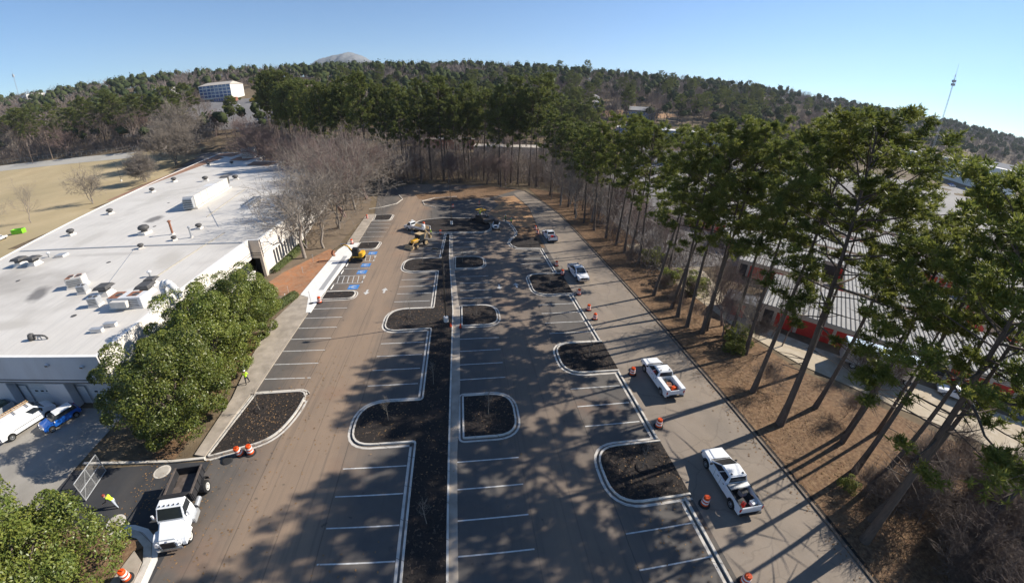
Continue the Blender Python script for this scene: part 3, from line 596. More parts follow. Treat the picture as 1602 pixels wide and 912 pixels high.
co = MB(); strip(co, offset(PLAN, -.03), offset(PLAN, .38), ZR-.02, ZR+.06); bp(co, 'coping', 'concrete_new')

# ---------------------------------------------------------------- things standing on the roof
Z0 = ZR-.12
def mushroom(name, label, x, y, s=1.0, group=None):
    o = thing(name, label, 'vent', (x, y, Z0), rnd.uniform(0, 6), group, s)
    MB().box((0, 0, .15), (1.1, 1.1, .3)).build('curb', 'wall_white', o, bevel=.03)
    MB().lathe([(.34, .3), (.34, .62)], n=14).build('throat', 'vent_dark', o)
    MB().lathe([(.5, .55), (.62, .66), (.6, .86), (.42, 1.02), (.1, 1.1)], n=18).build('hood', 'vent_dark', o, smooth=True)
VG = 'dark mushroom vents on the white roof'
for x, y, s in ((-81.9, 75.5, 1.25), (-86.2, 91.9, 1.25), (-92.7, 116.5, 1.25), (-96.5, 132.6, 1.4), (-83.7, 130.1, 1.5), (-73.1, 129.5, 1.5), (-105.3, 168.3, 1.3), (-95.1, 168.2, 1.3)):
    mushroom('roof_vent', 'dark mushroom vent alone on the open white roof beyond the expansion joint', x, y, s, VG)
mushroom('roof_vent', 'largest dark domed vent beside the red stack on the white roof', -62.4, 73.0, 1.7)
mushroom('roof_vent', 'dark round vent next to the thin grey stack on the white roof', -51.9, 74.6, 1.0)
mushroom('roof_vent', 'small dark vent at the foot of the red stack', -52.7, 66.9+1.0, .8)
mushroom('roof_vent', 'small dark vent standing right on the expansion joint', -56.6, 64.2, .85)
def stack(label, x, y, h, m_, r=.14):
    o = thing('exhaust_stack', label, 'stack', (x, y, Z0)); MB().cyl((0, 0, 0), (0, 0, .25), r*1.8, n=12).build('flashing', 'wall_white', o)
    MB().cyl((0, 0, .2), (0, 0, h), r, n=12).build('pipe', m_, o, smooth=False); MB().lathe([(r*1.7, h-.12), (r*1.9, h), (r*.5, h+.18)], n=12).build('cap', m_, o)
stack('tall rusty red exhaust stack on the white roof', -55.6, 71.7, 2.6, 'rust', .2); stack('thin grey exhaust stack on the white roof', -50.0, 69.0, 2.0, 'metal_grey', .16)
def square_fan(label, x, y, s=1.0, rz=0.0):
    o = thing('exhaust_fan', label, 'fan', (x, y, Z0), rz, None, s)
    MB().hexa([(-.8, -.8, 0), (.8, -.8, 0), (.8, .8, 0), (-.8, .8, 0), (-.5, -.5, .55), (.5, -.5, .55), (.5, .5, .55), (-.5, .5, .55)]).build('curb', 'wall_white', o)
    MB().box((0, 0, .75), (1.0, 1.0, .4)).build('housing', 'vent_dark', o); MB().hexa([(-.95, -.95, .95), (.95, -.95, .95), (.95, .95, .95), (-.95, .95, .95), (-.7, -.7, 1.25), (.7, -.7, 1.25), (.7, .7, 1.25), (-.7, .7, 1.25)]).build('hood', 'vent_dark', o)
square_fan('square dark hooded fan, the one of the pair nearer the roof edge', -77.0, 59.0, 1.15); square_fan('square dark hooded fan, the one of the pair farther from the roof edge', -73.8, 58.9, 1.15)
square_fan('square dark hooded fan behind the rusty air unit', -48.1, 45.8, 1.1, .1); square_fan('square dark hooded fan beside the white gooseneck duct', -41.7, 45.6, 1.1, .1)
square_fan('low dark roof fan on the pale patch', -42.9, 48.3, .85, .1)
def ac_box(label, x, y, d, rz, m_='ac_beige', rusty=False):
    o = thing('rooftop_unit', label, 'air unit', (x, y, Z0), rz)
    MB().box((0, 0, .12), (d[0]+.15, d[1]+.15, .24)).build('curb', 'wall_white', o)
    MB().box((0, 0, .24+d[2]/2), d).build('cabinet', m_, o, bevel=.04)
    for s in (-.25, .25): MB().lathe([(min(d[0], d[1])*.22, 0), (min(d[0], d[1])*.22, .08)], (d[0]*s if d[0] > d[1] else 0, d[1]*s if d[1] >= d[0] else 0, .24+d[2]), 14).build('fan_guard', 'vent_dark', o)
    for k_ in range(4): MB().box((0, -d[1]/2-.012, .42+k_*d[2]/5), (d[0]*.8, .03, .07)).build('louvre', 'vent_dark', o)
    if rusty:
        MB().box((-d[0]*.32, 0, .26+d[2]), (d[0]*.3, d[1]*.96, .03)).build('rusty_lid', 'rust', o); MB().box((d[0]*.18, d[1]*.1, .26+d[2]), (d[0]*.3, d[1]*.7, .03)).build('rusty_lid', 'rust', o)
    return o
ac_box('beige box air unit with rust streaks on its lid', -55.4, 48.9, (2.3, 1.7, 1.3), .35, rusty=True)
ac_box('small grey condenser box next to the beige air unit', -52.4, 46.6, (1.2, 1.0, .9), .2, 'galvanised')
ac_box('small grey condenser box close to the rusty air unit', -46.9, 42.6, (1.3, 1.1, 1.0), .15, 'galvanised')
u_ = ac_box('long white air unit with two rusted lids near the magnolias', -41.6, 42.4, (4.6, 1.9, 1.2), .02, 'door_white', True)
MB().box((-.4, -1.25, .8), (2.2, .7, .8)).build('intake_hood', 'ac_beige', u_, bevel=.03)
# the long cooler on its steel base
o = thing('cooling_unit', 'long grey-white rooftop cooling unit with open intake hood', 'air unit', (-66.5, 103.5, Z0), .19)
MB().box((.0, 0, .2), (3.2, 25, .25)).build('base_frame', 'wall_white', o)
for k_ in range(6): MB().box((0, -10.4+k_*4.0, 1.75), (2.6, 3.9, 2.6)).build('cabinet_panel', 'ac_beige' if k_ != 3 else 'door_white', o, bevel=.06)
MB().hexa([(-1.2, -13.6, .5), (1.2, -13.6, .5), (1.2, -12.4, .5), (-1.2, -12.4, .5), (-1.0, -13.3, 2.7), (1.0, -13.3, 2.7), (1.2, -12.4, 3.0), (-1.2, -12.4, 3.0)]).build('intake_hood', 'metal_grey', o)
for k_ in range(4): MB().box((0, -13.55, .8+k_*.5), (2.0, .3, .12)).build('louvre', 'vent_dark', o)
MB().hexa([(-1.1, 11.7, 1.0), (1.1, 11.7, 1.0), (1.1, 13.2, 1.3), (-1.1, 13.2, 1.3), (-1.1, 11.7, 3.0), (1.1, 11.7, 3.0), (1.1, 13.6, 3.3), (-1.1, 13.6, 3.3)]).build('exhaust_hood', 'vent_dark', o)
# far corner unit, gooseneck duct, bent pipe, small boxes
ac_box('grey air unit by the far stepped edge of the roof', -98, 190, (5.5, 5, 4), .2, 'metal_grey')
o = thing('gooseneck_duct', 'curved white gooseneck duct beside the magnolia crowns', 'duct', (-36.9+.2, 44.2, Z0)); pts = [(-1.0, 0, 1.0)]+[(-.6+.9*math.sin(a*.35), 0, 1.0+.9*(1-math.cos(a*.35))*.5) for a in range(0, 4)]
MB().tube([(-1.6, .3, 0), (-1.6, .3, 1.3), (-1.3, .25, 1.8), (-.8, .2, 1.95), (-.2, 0, 1.8), (.3, -.1, 1.3), (.6, -.2, .5), (.65, -.2, 0)], .42, 12).build('duct', 'door_white', o, smooth=True)
MB().box((-1.6, .3, .1), (1.2, 1.2, .2)).build('curb', 'wall_white', o)
o = thing('pipe_manifold', 'dark bent pipe and fan lying near the front roof edge', 'pipe', (-48.3, 34.7, Z0), .05)
MB().lathe([(.35, 0), (.42, .3), (.3, .7), (.1, .8)], (-.5, 0, 0), 12).build('fan_body', 'vent_dark', o, smooth=True); MB().tube([(-.2, 0, .55), (.9, 0, .5), (1.35, 0, .42), (1.55, 0, .15), (1.5, 0, .02)], .1, 8).build('pipe', 'vent_dark', o)
MB().tube([(.3, -.05, .02), (.35, -.05, .35), (.75, -.05, .35), (.8, -.05, .02)], .06, 8).build('bracket', 'metal_grey', o)
for i, (x, y) in enumerate(((-41.2, 36.1), (-40.4, 37.3))):
    o = thing('roof_curb', 'low white capped curb near the front roof edge, %s' % ('nearer the facade' if i == 0 else 'farther from the facade'), 'curb', (x, y, Z0), .1)
    MB().box((0, 0, .2), (1.4, .5, .4)).build('box', 'wall_white', o, bevel=.03); MB().box((0, 0, .43), (1.5, .6, .06)).build('cap', 'metal_grey', o)
for x, y, lb in ((-74.3, 62.4, 'little grey vent pipe beside a flat roof hatch'), (-45.4, 51.3, 'short white vent pipe on the pale roof patch')):
    o = thing('vent_pipe', lb, 'pipe', (x, y, Z0)); MB().cyl((0, 0, 0), (0, 0, .7), .16).build('pipe', 'metal_grey', o); MB().lathe([(.3, .65), (.34, .8), (.1, .95)], n=12).build('cap', 'door_white', o)
o = thing('roof_hatch', 'flat grey roof hatch by the little vent pipe', 'hatch', (-71.7, 62.5, Z0), .1); MB().box((0, 0, .15), (1.8, 1.5, .3)).build('curb', 'wall_white', o); MB().box((0, 0, .33), (1.7, 1.4, .06)).build('lid', 'metal_grey', o)
o = thing('skylight', 'long low ridge skylight in the branch shadows on the roof', 'skylight', (-50.6, 94, Z0), .14)
MB().xprism([(-5, 0), (5, 0), (5, .2), (-5, .2)], -1.3, 1.3).build('curb', 'wall_white', o); MB().hexa([(-1.2, -4.9, .2), (1.2, -4.9, .2), (1.2, 4.9, .2), (-1.2, 4.9, .2), (-.1, -4.4, .8), (.1, -4.4, .8), (.1, 4.4, .8), (-.1, 4.4, .8)]).build('glazing', 'galvanised', o)
for k_ in range(7): MB().box((0, -4.2+k_*1.4, .52), (2.0, .06, .7)).build('glazing_bar', 'metal_grey', o)

# ---------------------------------------------------------------- vehicles
mat('car_white', (0.78, 0.79, 0.80), 0.3, 0.03, 2, spec=0.5, coat=0.6); mat('car_blue', (0.012, 0.10, 0.42), 0.3, spec=0.5, coat=0.8); mat('tyre', (0.018, 0.018, 0.018), 0.85, 0.2, 8); mat('rim_white', (0.62, 0.60, 0.56), 0.5, 0.15, 6)
mat('rim_grey', (0.30, 0.31, 0.32), 0.35, metal=0.7); mat('trim_black', (0.022, 0.022, 0.024), 0.55); mat('lamp_red', (0.45, 0.02, 0.02), 0.25); mat('lamp_clear', (0.75, 0.76, 0.78), 0.12, spec=0.7)
mat('chrome', (0.6, 0.6, 0.62), 0.2, metal=0.9); mat('machine_yellow', (0.70, 0.38, 0.03), 0.5, 0.15, 3); mat('machine_dusty', (0.46, 0.33, 0.18), 0.8, 0.25, 3); mat('bed_steel', (0.13, 0.105, 0.09), 0.6, 0.35, 2.5, metal=0.2); mat('bed_black', (0.03, 0.03, 0.033), 0.5, 0.2, 2)
mat('lumber', (0.52, 0.36, 0.19), 0.85, 0.2, 4, stretch=(6, .6, 6)); mat('orange_plastic', (0.70, 0.085, 0.012), 0.5, 0.08, 3); mat('orange_red', (0.62, 0.06, 0.012), 0.55); mat('band_white', (0.78, 0.76, 0.72), 0.5, 0.05, 6); mat('rubber', (0.025, 0.025, 0.026), 0.9); mat('red_plastic', (0.55, 0.03, 0.02), 0.5); mat('grey_plastic', (0.25, 0.25, 0.26), 0.7)
def wheel(par, x, y, r=.4, w=.27, side=1, rim='rim_grey', name='wheel'):
    o = MB().lathe([(r*.62, -w/2), (r*.95, -w/2), (r, -w*.3), (r, w*.3), (r*.95, w/2), (r*.62, w/2)], n=20).build(name, 'tyre', par, smooth=False)
    o.location = (x, y, r); o.rotation_euler = (0, R(90), 0)
    MB().lathe([(r*.62, -.02*side), (r*.60, .05*side), (r*.35, .02*side), (r*.22, .06*side), (r*.05, .06*side)], (0, 0, (w/2-.03)*side), 14).build('rim', rim, o)
    return o
def arch(y0, r, z0, n=8): return [(y0+r*math.cos(math.pi*(1-i/n)), z0+r*math.sin(math.pi*(1-i/n))) for i in range(n+1)]
def lerp(a, b, t): return tuple(a[i]+(b[i]-a[i])*t for i in range(3))
def face_pane(mb, A, B, C, D, u0, u1, v0, v1, off):
    """quad on the face A(bottom left) B(bottom right) C(top right) D(top left), pushed out"""
    P = lambda u, v: Vector(lerp(lerp(A, B, u), lerp(D, C, u), v))
    n_ = (Vector(B)-Vector(A)).cross(Vector(D)-Vector(A)).normalized()*off
    q_ = [P(u0, v0), P(u1, v0), P(u1, v1), P(u0, v1)]; mb.add([p+n_ for p in q_]+[p-n_ for p in q_], [(0, 1, 2, 3), (4, 5, 1, 0), (5, 6, 2, 1), (6, 7, 3, 2), (7, 4, 0, 3)])
def cab(par, yb0, yb1, yt0, yt1, wb, wt, zb, zt, paint, glass='glass_dark', doors=2, name='cab', roof=None):
    """greenhouse: yb0..yb1 rear..front at the belt, yt0..yt1 at the roof"""
    b = [(-wb, yb0, zb), (wb, yb0, zb), (wb, yb1, zb), (-wb, yb1, zb)]; t = [(-wt, yt0, zt), (wt, yt0, zt), (wt, yt1, zt), (-wt, yt1, zt)]
    o = MB().hexa(b+t).build(name, paint, par, bevel=.07, smooth=False)
    m1 = MB(); face_pane(m1, b[2], b[3], t[3], t[2], .07, .93, .10, .90, .012); m1.build('windscreen', glass, o)
    m1 = MB(); face_pane(m1, b[0], b[1], t[1], t[0], .08, .92, .22, .84, .012); m1.build('rear_window', glass, o)
    for f in ((b[1], b[2], t[2], t[1]), (b[3], b[0], t[0], t[3])):
        for k_ in range(doors):
            m1 = MB(); u0 = .06+k_*.88/doors; u1 = u0+.88/doors-.035; face_pane(m1, *f, u0, u1, .14, .84, .012); m1.build('side_window', glass, o)
    if roof: MB().hexa([(x*1.0, y, z-.02) for x, y, z in t]+[(x*.93, y*.98+.0, z+.035) for x, y, z in t]).build('roof_panel', roof, o, bevel=.02)
    return o
def side_items(par, y_handles, wb, z=1.02, paint='trim_black'):
    for s in (-1, 1):
        for y in y_handles: MB().box((s*(wb+.012), y, z), (.03, .17, .04)).build('door_handle', paint, par)
def pickup(label, loc, rz, bed='plain'):
    o = thing('pickup_truck', label, 'pickup truck', loc, rz, 'white pickups on the access road', 1.06); w = .98
    prof = [(-.78, .42)]+[(1.42, .42)]+arch(1.90, .47, .44)+[(2.36, .45), (2.86, .45), (2.93, .62), (2.93, .98), (2.80, 1.10), (1.35, 1.22), (-.78, 1.22)]
    body = MB().xprism(prof, -w, w).build('body', 'car_white', o, bevel=.055)
    for v in body.data.vertices:
        if v.co.y > 1.5: v.co.x *= 1-.14*((v.co.y-1.5)/1.4)**2
    cab(o, -.80, 1.62, -.66, .42, .95, .74, 1.20, 1.90, 'car_white')
    MB().hexa([(-.62, 1.66, 1.16), (.62, 1.66, 1.16), (.5, 2.75, 1.09), (-.5, 2.75, 1.09), (-.52, 1.7, 1.235), (.52, 1.7, 1.235), (.42, 2.7, 1.165), (-.42, 2.7, 1.165)]).build('hood_bulge', 'car_white', body, bevel=.02)
    for s in (-1, 1):
        for y in (1.90, -1.95): MB().xprism(arch(y, .485, .44)+arch(y, .43, .44)[::-1], s*.93, s*1.0).build('wheel_arch', 'trim_black', body)
    MB().box((0, 1.62, 1.2), (1.7, .1, .05)).build('wiper_cowl', 'trim_black', body); MB().box((0, -.78, .45), (1.9, 3.3, .1)).build('sill', 'trim_black', body)
    side_items(body, (.25, -.55), .98)
    for y in (.72, -.12): 
        for s in (-1, 1): MB().box((s*.982, y, .84), (.012, .015, .72)).build('door_gap', 'trim_black', body)
    if bed == 'service':
        for s in (-1, 1):
            sp = [(-2.95, .5), (-2.42, .5)]+arch(-1.95, .46, .46)+[(-1.48, .5), (-.82, .5), (-.82, 1.42), (-2.95, 1.42)]
            b = MB().xprism(sp, s*.62, s*1.06).build('tool_box', 'car_white', o, bevel=.03)
            for k_, (ya, yb) in enumerate(((-1.42, -.9), (-2.9, -2.45), (-2.4, -1.5))): MB().box((s*1.065, (ya+yb)/2, 1.18 if k_ == 2 else 1.0), (.02, yb-ya, .42 if k_ == 2 else .76)).build('locker_door', 'car_white', b, bevel=.008)
        MB().box((0, -1.88, .78), (1.24, 2.1, .06)).build('bed_floor', 'bed_steel', o); MB().box((0, -2.93, 1.0), (1.24, .06, .5)).build('tailgate', 'car_white', o)
    else:
        for s in (-1, 1):
            sp = [(-2.95, .5), (-2.42, .48)]+arch(-1.95, .47, .44)+[(-1.48, .46), (-.80, .46), (-.80, 1.24), (-2.95, 1.24)]
            MB().xprism(sp, s*.86, s*.985).build('bed_side', 'car_white', o, bevel=.035)
            MB().box((s*.92, -1.9, 1.255), (.12, 2.1, .03)).build('bed_rail', 'trim_black', o)
        MB().box((0, -1.88, .74), (1.72, 2.12, .06)).build('bed_floor', 'trim_black', o); MB().box((0, -2.93, .93), (1.80, .09, .60)).build('tailgate', 'car_white', o, bevel=.03); MB().box((0, -.83, 1.0), (1.72, .06, .46)).build('bulkhead', 'car_white', o)
        if bed == 'toolbox': MB().box((0, -1.06, 1.22), (1.86, .46, .16)).build('tool_chest', 'galvanised', o, bevel=.03)
    MB().box((0, 3.0, .58), (1.86, .16, .24)).build('front_bumper', 'chrome', o, bevel=.05); MB().box((0, -3.05, .56), (1.86, .18, .2)).build('rear_bumper', 'trim_black', o, bevel=.04)
    MB().box((0, 2.945, .84), (1.15, .05, .26)).build('grille', 'trim_black', o, bevel=.02)
    for s in (-1, 1):
        MB().box((s*.78, 2.90, .88), (.34, .1, .22)).build('headlight', 'lamp_clear', o, bevel=.03); MB().box((s*.93, -2.945, 1.0), (.13, .09, .34)).build('tail_light', 'lamp_red', o, bevel=.02)
        MB().box((s*1.12, 1.2, 1.30), (.24, .12, .22)).build('mirror', 'trim_black', o, bevel=.04)
        for y in (1.90, -1.95): wheel(o, s*.86, y, .40, .27, s)
        MB().box((s*.5, -.45, 1.945), (.09, .14, .05)).build('roof_lamp', 'trim_black', o)
    return o
pickup('white crew-cab pickup with a metal tool chest across its bed', (21.3, 17.8, .01), R(-1.5), 'toolbox')
pickup('white service pickup with locker sides and a bed full of tools', (21.6, 31.6, .01), R(1.5), 'service')
pickup('white pickup facing down the road, front towards the lot entrance', (20.3, 61.2, .01), R(184), 'plain')
pickup('white pickup with a red load, last in the row of parked pickups', (19.6, 82.5, .01), R(4), 'plain')
def cargo(name, label, cat, M_, d, loc, rz=0, top=None):
    o = thing(name, label, cat, loc, rz); MB().box((0, 0, d[2]/2), d).build('box', M_, o, bevel=min(d)*.12)
    MB().box((0, 0, d[2]+.02), (d[0]*1.04, d[1]*1.04, .05)).build('lid', top or M_, o, bevel=.01)
    MB().tube([(-d[0]*.3, 0, d[2]+.04), (-d[0]*.25, 0, d[2]+.12), (d[0]*.25, 0, d[2]+.12), (d[0]*.3, 0, d[2]+.04)], .015, 6).build('handle', 'trim_black', o)
cargo('tool_case', 'white plastic case in the bed of the tool-chest pickup', 'case', 'car_white', (.5, .4, .3), (21.75, 15.2, .78), .2)
cargo('fuel_can', 'red fuel can in the bed of the tool-chest pickup', 'fuel can', 'red_plastic', (.3, .3, .4), (20.8, 15.2, .78), .5)
cargo('storage_tub', 'dark tub in the bed of the tool-chest pickup', 'tub', 'grey_plastic', (.6, .5, .5), (21.4, 16.2, .78), .1, 'trim_black')
cargo('cooler', 'orange cooler in the service pickup bed', 'cooler', 'orange_plastic', (.5, .36, .42), (21.9, 29.2, .82), .3)
cargo('tool_case', 'black tool case in the service pickup bed', 'case', 'trim_black', (.6, .45, .3), (21.4, 30.4, .82), .4)
cargo('tool_case', 'rusty brown tool case in the service pickup bed', 'case', 'rust', (.5, .7, .35), (21.55, 29.7, .82), -.3)
cargo('fuel_can', 'red fuel can in the bed of the last pickup', 'fuel can', 'red_plastic', (.55, .5, .55), (19.75, 80.6, .78), .2)
cargo('fuel_can', 'red fuel can in the bed of the pickup facing the lot entrance', 'fuel can', 'red_plastic', (.5, .4, .45), (20.5, 63.3, .78), .2)
cargo('storage_tub', 'dark tub in the bed of the pickup facing the lot entrance', 'tub', 'grey_plastic', (.7, .7, .5), (20.5, 62.6, .78), .2, 'trim_black')

def dump_truck(loc, rz):
    o = thing('dump_truck', 'white-cab dump truck with an open dark steel bed turning out of the driveway', 'dump truck', loc, rz)
    MB().box((0, -.1, .72), (.9, 5.4, .28)).build('chassis', 'trim_black', o)
    hood = MB().hexa([(-1.02, 1.95, .62), (1.02, 1.95, .62), (.86, 3.62, .62), (-.86, 3.62, .62), (-.92, 1.95, 1.78), (.92, 1.95, 1.78), (.70, 3.52, 1.36), (-.70, 3.52, 1.36)]).build('hood', 'car_white', o, bevel=.14, smooth=False)
    MB().box((0, 3.62, 1.0), (1.05, .1, .52)).build('grille', 'trim_black', hood, bevel=.04); MB().box((0, 3.62, 1.36), (.18, .12, .1)).build('badge', 'chrome', hood)
    for s in (-1, 1):
        MB().box((s*.78, 3.5, 1.05), (.3, .14, .22), rz=-s*.35).build('headlight', 'lamp_clear', hood, bevel=.03)
        MB().xprism([(2.05, .62), (3.45, .62)]+arch(2.75, .68, .62)[::-1]+[(2.05, .64)], s*.86, s*1.18).build('fender', 'car_white', o, bevel=.04)
    MB().box((0, 3.66, .6), (1.9, .16, .26)).build('bumper', 'chrome', o, bevel=.05)
    MB().hexa([(-1.12, .55, .7), (1.12, .55, .7), (1.08, 2.1, .7), (-1.08, 2.1, .7), (-1.1, .55, 1.72), (1.1, .55, 1.72), (1.04, 2.05, 1.72), (-1.04, 2.05, 1.72)]).build('cab_lower', 'car_white', o, bevel=.06)
    c = cab(o, .55, 2.05, .62, 1.45, 1.08, .98, 1.71, 2.55, 'car_white', doors=1)
    for k_ in range(5): MB().box((-.7+k_*.35, 1.34, 2.60), (.09, .1, .06)).build('marker_lamp', 'trim_black', c)
    for s in (-1, 1):
        MB().box((s*1.32, 1.75, 1.95), (.18, .12, .46)).build('mirror', 'car_white', o, bevel=.03); MB().cyl((s*1.05, 1.75, 1.9), (s*1.3, 1.75, 1.95), .025, n=6).build('mirror_arm', 'chrome', o)
        MB().box((s*1.08, 1.1, .72), (.5, 1.1, .5)).build('side_step', 'galvanised', o, bevel=.05)
        wheel(o, s*1.0, 2.72, .5, .3, s, 'rim_white')
        wheel(o, s*1.12, -1.75, .54, .3, s, 'rim_white'); wheel(o, s*.78, -1.75, .54, .28, s, 'rim_white', 'inner_wheel')
        MB().xprism(arch(-1.75, .72, .72)+arch(-1.75, .67, .72)[::-1], s*.95, s*1.3).build('mudguard', 'trim_black', o)
        MB().cyl((s*.98, .3, .74), (s*.98, -.55, .74), .22, n=14).build('fuel_tank', 'galvanised', o)
    # bed
    bz0, bz1 = 1.3, 2.08
    fl = MB().box((0, -1.3, bz0), (2.0, 2.9, .1)).build('bed_floor', 'bed_steel', o)
    for s in (-1, 1):
        side = MB().box((s*1.04, -1.3, (bz0+bz1)/2), (.08, 2.9, bz1-bz0)).build('bed_side', 'bed_black', o)
        for k_ in range(5): MB().box((s*1.105, -2.6+k_*.65, (bz0+bz1)/2-.03), (.06, .1, bz1-bz0-.12)).build('rib', 'bed_black', side)
        MB().box((s*1.05, -1.3, bz1+.03), (.14, 2.92, .08)).build('bed_rail', 'bed_steel', side)
    MB().box((0, -2.72, (bz0+bz1)/2), (2.0, .08, bz1-bz0)).build('tailgate', 'bed_black', o); MB().box((0, .16, (bz0+bz1)/2+.15), (2.0, .08, bz1-bz0+.3)).build('headboard', 'bed_black', o)
    MB().hexa([(-1.14, .1, 2.28), (1.14, .1, 2.28), (1.06, .72, 2.66), (-1.06, .72, 2.66), (-1.14, .1, 2.36), (1.14, .1, 2.36), (1.06, .72, 2.74), (-1.06, .72, 2.74)]).build('cab_shield', 'bed_black', o)
    MB().tube([(1.2, .2, 2.35), (1.25, -.6, 2.2), (1.25, -1.9, 2.05)], .04, 6).build('tarp_arm', 'trim_black', o)
dump_truck((-22.75, 19.15, .01), R(192))

def van(loc, rz):
    o = thing('service_van', 'white service van with a ladder on its roof, parked at the dock doors', 'van', loc, rz); w = .98
    prof = [(-2.9, .45), (-2.42, .45)]+arch(-1.95, .42, .42)+[(-1.48, .42), (1.35, .42)]+arch(1.85, .42, .42)+[(2.32, .45), (2.75, .5), (2.85, .95), (2.55, 1.15), (1.9, 1.35), (-2.9, 1.35)]
    MB().xprism(prof, -w, w).build('body', 'car_white', o, bevel=.06)
    b = [(-.97, -2.88, 1.34), (.97, -2.88, 1.34), (.97, 2.0, 1.34), (-.97, 2.0, 1.34)]; t = [(-.86, -2.84, 2.25), (.86, -2.84, 2.25), (.86, .95, 2.25), (-.86, .95, 2.25)]
    c = MB().hexa(b+t).build('upper_body', 'car_white', o, bevel=.1)
    m1 = MB(); face_pane(m1, b[2], b[3], t[3], t[2], .06, .94, .08, .86, .012); m1.build('windscreen', 'glass_dark', c)
    for s, f in ((1, (b[1], b[2], t[2], t[1])), (-1, (b[3], b[0], t[0], t[3]))):
        m1 = MB(); face_pane(m1, *f, (.74 if s > 0 else .04), (.96 if s > 0 else .26), .1, .72, .012); m1.build('side_window', 'glass_dark', c)
    for s in (-1, 1):
        m1 = MB(); face_pane(m1, b[0], b[1], t[1], t[0], .08 if s < 0 else .54, .46 if s < 0 else .92, .2, .75, .012); m1.build('rear_window', 'glass_dark', c)
        MB().box((s*.9, -2.92, 1.2), (.12, .06, .5)).build('tail_light', 'lamp_red', o, bevel=.02); MB().box((s*.75, 2.68, .9), (.3, .24, .24)).build('headlight', 'lamp_clear', o, bevel=.04)
        MB().box((s*1.14, 1.5, 1.42), (.22, .14, .3)).build('mirror', 'trim_black', o, bevel=.04)
        for y in (1.85, -1.95): wheel(o, s*.85, y, .37, .25, s)
        MB().box((s*.985, -.1, .9), (.02, 2.9, .05)).build('side_trim', 'trim_black', o)
    MB().box((0, -2.98, .55), (1.8, .16, .2)).build('rear_bumper', 'grey_plastic', o, bevel=.04); MB().box((0, 2.85, .55), (1.8, .12, .22)).build('front_bumper', 'grey_plastic', o, bevel=.04); MB().box((0, -2.925, .9), (.5, .02, .14)).build('number_plate', 'band_white', o)
    for y in (-2.2, -.6, .7):
        MB().box((0, y, 2.36), (1.7, .06, .05)).build('rack_bar', 'trim_black', o)
    l_ = thing('ladder', 'reddish extension ladder lying on the service van roof', 'ladder', Matrix.Translation(loc) @ Matrix.Rotation(rz, 4, 'Z') @ Vector((-.3, -.7, 2.39)), rz)
    for s in (-1, 1): MB().box((s*.21, 0, .04), (.04, 3.6, .08)).build('rail', 'lumber', l_)
    for k_ in range(12): MB().box((0, -1.65+k_*.3, .05), (.40, .045, .045)).build('rung', 'rust', l_)
van((-47.0, 28.3, .01), R(-23))
def small_car(loc, rz):
    o = thing('hatchback', 'bright blue hatchback with a white roof beside the service van', 'car', loc, rz); w = .85
    prof = [(-1.85, .4), (-1.68, .38)]+arch(-1.25, .36, .36)+[(-.86, .36), (.83, .36)]+arch(1.22, .36, .36)+[(1.62, .38), (1.88, .42), (1.93, .68), (1.75, .86), (.95, .98), (-1.75, .98), (-1.92, .75)]
    MB().xprism(prof, -w, w).build('body', 'car_blue', o, bevel=.08)
    cab(o, -1.72, .98, -1.42, .38, .80, .64, .97, 1.42, 'trim_black', doors=2, roof='car_white')
    for s in (-1, 1):
        MB().lathe([(.13, 0), (.12, .06), (.02, .08)], (0, 0, 0), 14).build('headlight', 'lamp_clear', o).matrix_local = Matrix.Translation((s*.6, 1.86, .75)) @ Matrix.Rotation(R(-70), 4, 'X')
        MB().box((s*.7, -1.86, .78), (.16, .08, .3)).build('tail_light', 'lamp_red', o, bevel=.03); MB().box((s*.98, .75, .98), (.2, .12, .13)).build('mirror', 'car_white', o, bevel=.03)
        for y in (1.22, -1.25): wheel(o, s*.73, y, .31, .2, s)
    for s in (-1, 1): MB().box((s*.2, 1.42, .935), (.14, .95, .012)).build('bonnet_stripe', 'car_white', o).rotation_euler = (R(-8.5), 0, 0)
    MB().box((0, 1.93, .55), (.9, .05, .2)).build('grille', 'trim_black', o, bevel=.02); MB().box((0, -1.93, .5), (1.5, .08, .18)).build('bumper', 'trim_black', o, bevel=.03)
small_car((-43.2, 29.0, .01), R(154))
# blue pickup nose cut off by the frame, and stacked trailers in the shade of the front
def utility_trailer(label, loc, rz):
    o = thing('utility_trailer', label, 'trailer', loc, rz)
    MB().box((0, 0, .62), (1.8, 3.2, .08)).build('deck', 'lumber', o)
    for s in (-1, 1):
        MB().box((s*.92, 0, .82), (.05, 3.2, .34)).build('side_rail', 'grey_plastic', o); wheel(o, s*1.0, -.2, .33, .2, s)
    MB().tube([(-.7, 1.6, .55), (0, 2.7, .5), (.7, 1.6, .55)], .05, 6).build('drawbar', 'trim_black', o); MB().box((0, -1.62, 1.1), (1.75, .05, 1.0)).build('ramp_gate', 'metal_grey', o)
    MB().box((.1, .4, 1.0), (1.2, 1.5, .7)).build('covered_load', mat('tarp_green', (0.10, 0.12, 0.09), 0.9, 0.2, 3), o, bevel=.15)
utility_trailer('small trailer with a green covered load in the shade of the dock doors', (-52.2, 30.0, .0), R(70))
def far_car(label, loc, rz, m_, group=None):
    o = thing('parked_car', label, 'car', loc, rz, group); prof = [(-2.2, .35), (2.2, .35), (2.25, .75), (1.2, .92), (-2.1, .95), (-2.25, .7)]
    MB().xprism(prof, -.88, .88).build('body', m_, o, bevel=.06); cab(o, -1.8, 1.0, -1.3, .35, .82, .66, .93, 1.42, m_, doors=2)
    for s in (-1, 1):
        for y in (1.35, -1.35): wheel(o, s*.78, y, .32, .2, s)
    return o
mat('car_silver', (0.45, 0.46, 0.48), 0.3, metal=0.5); mat('car_red', (0.35, 0.03, 0.02), 0.3, coat=.5); mat('car_black', (0.02, 0.02, 0.022), 0.25, coat=.5)

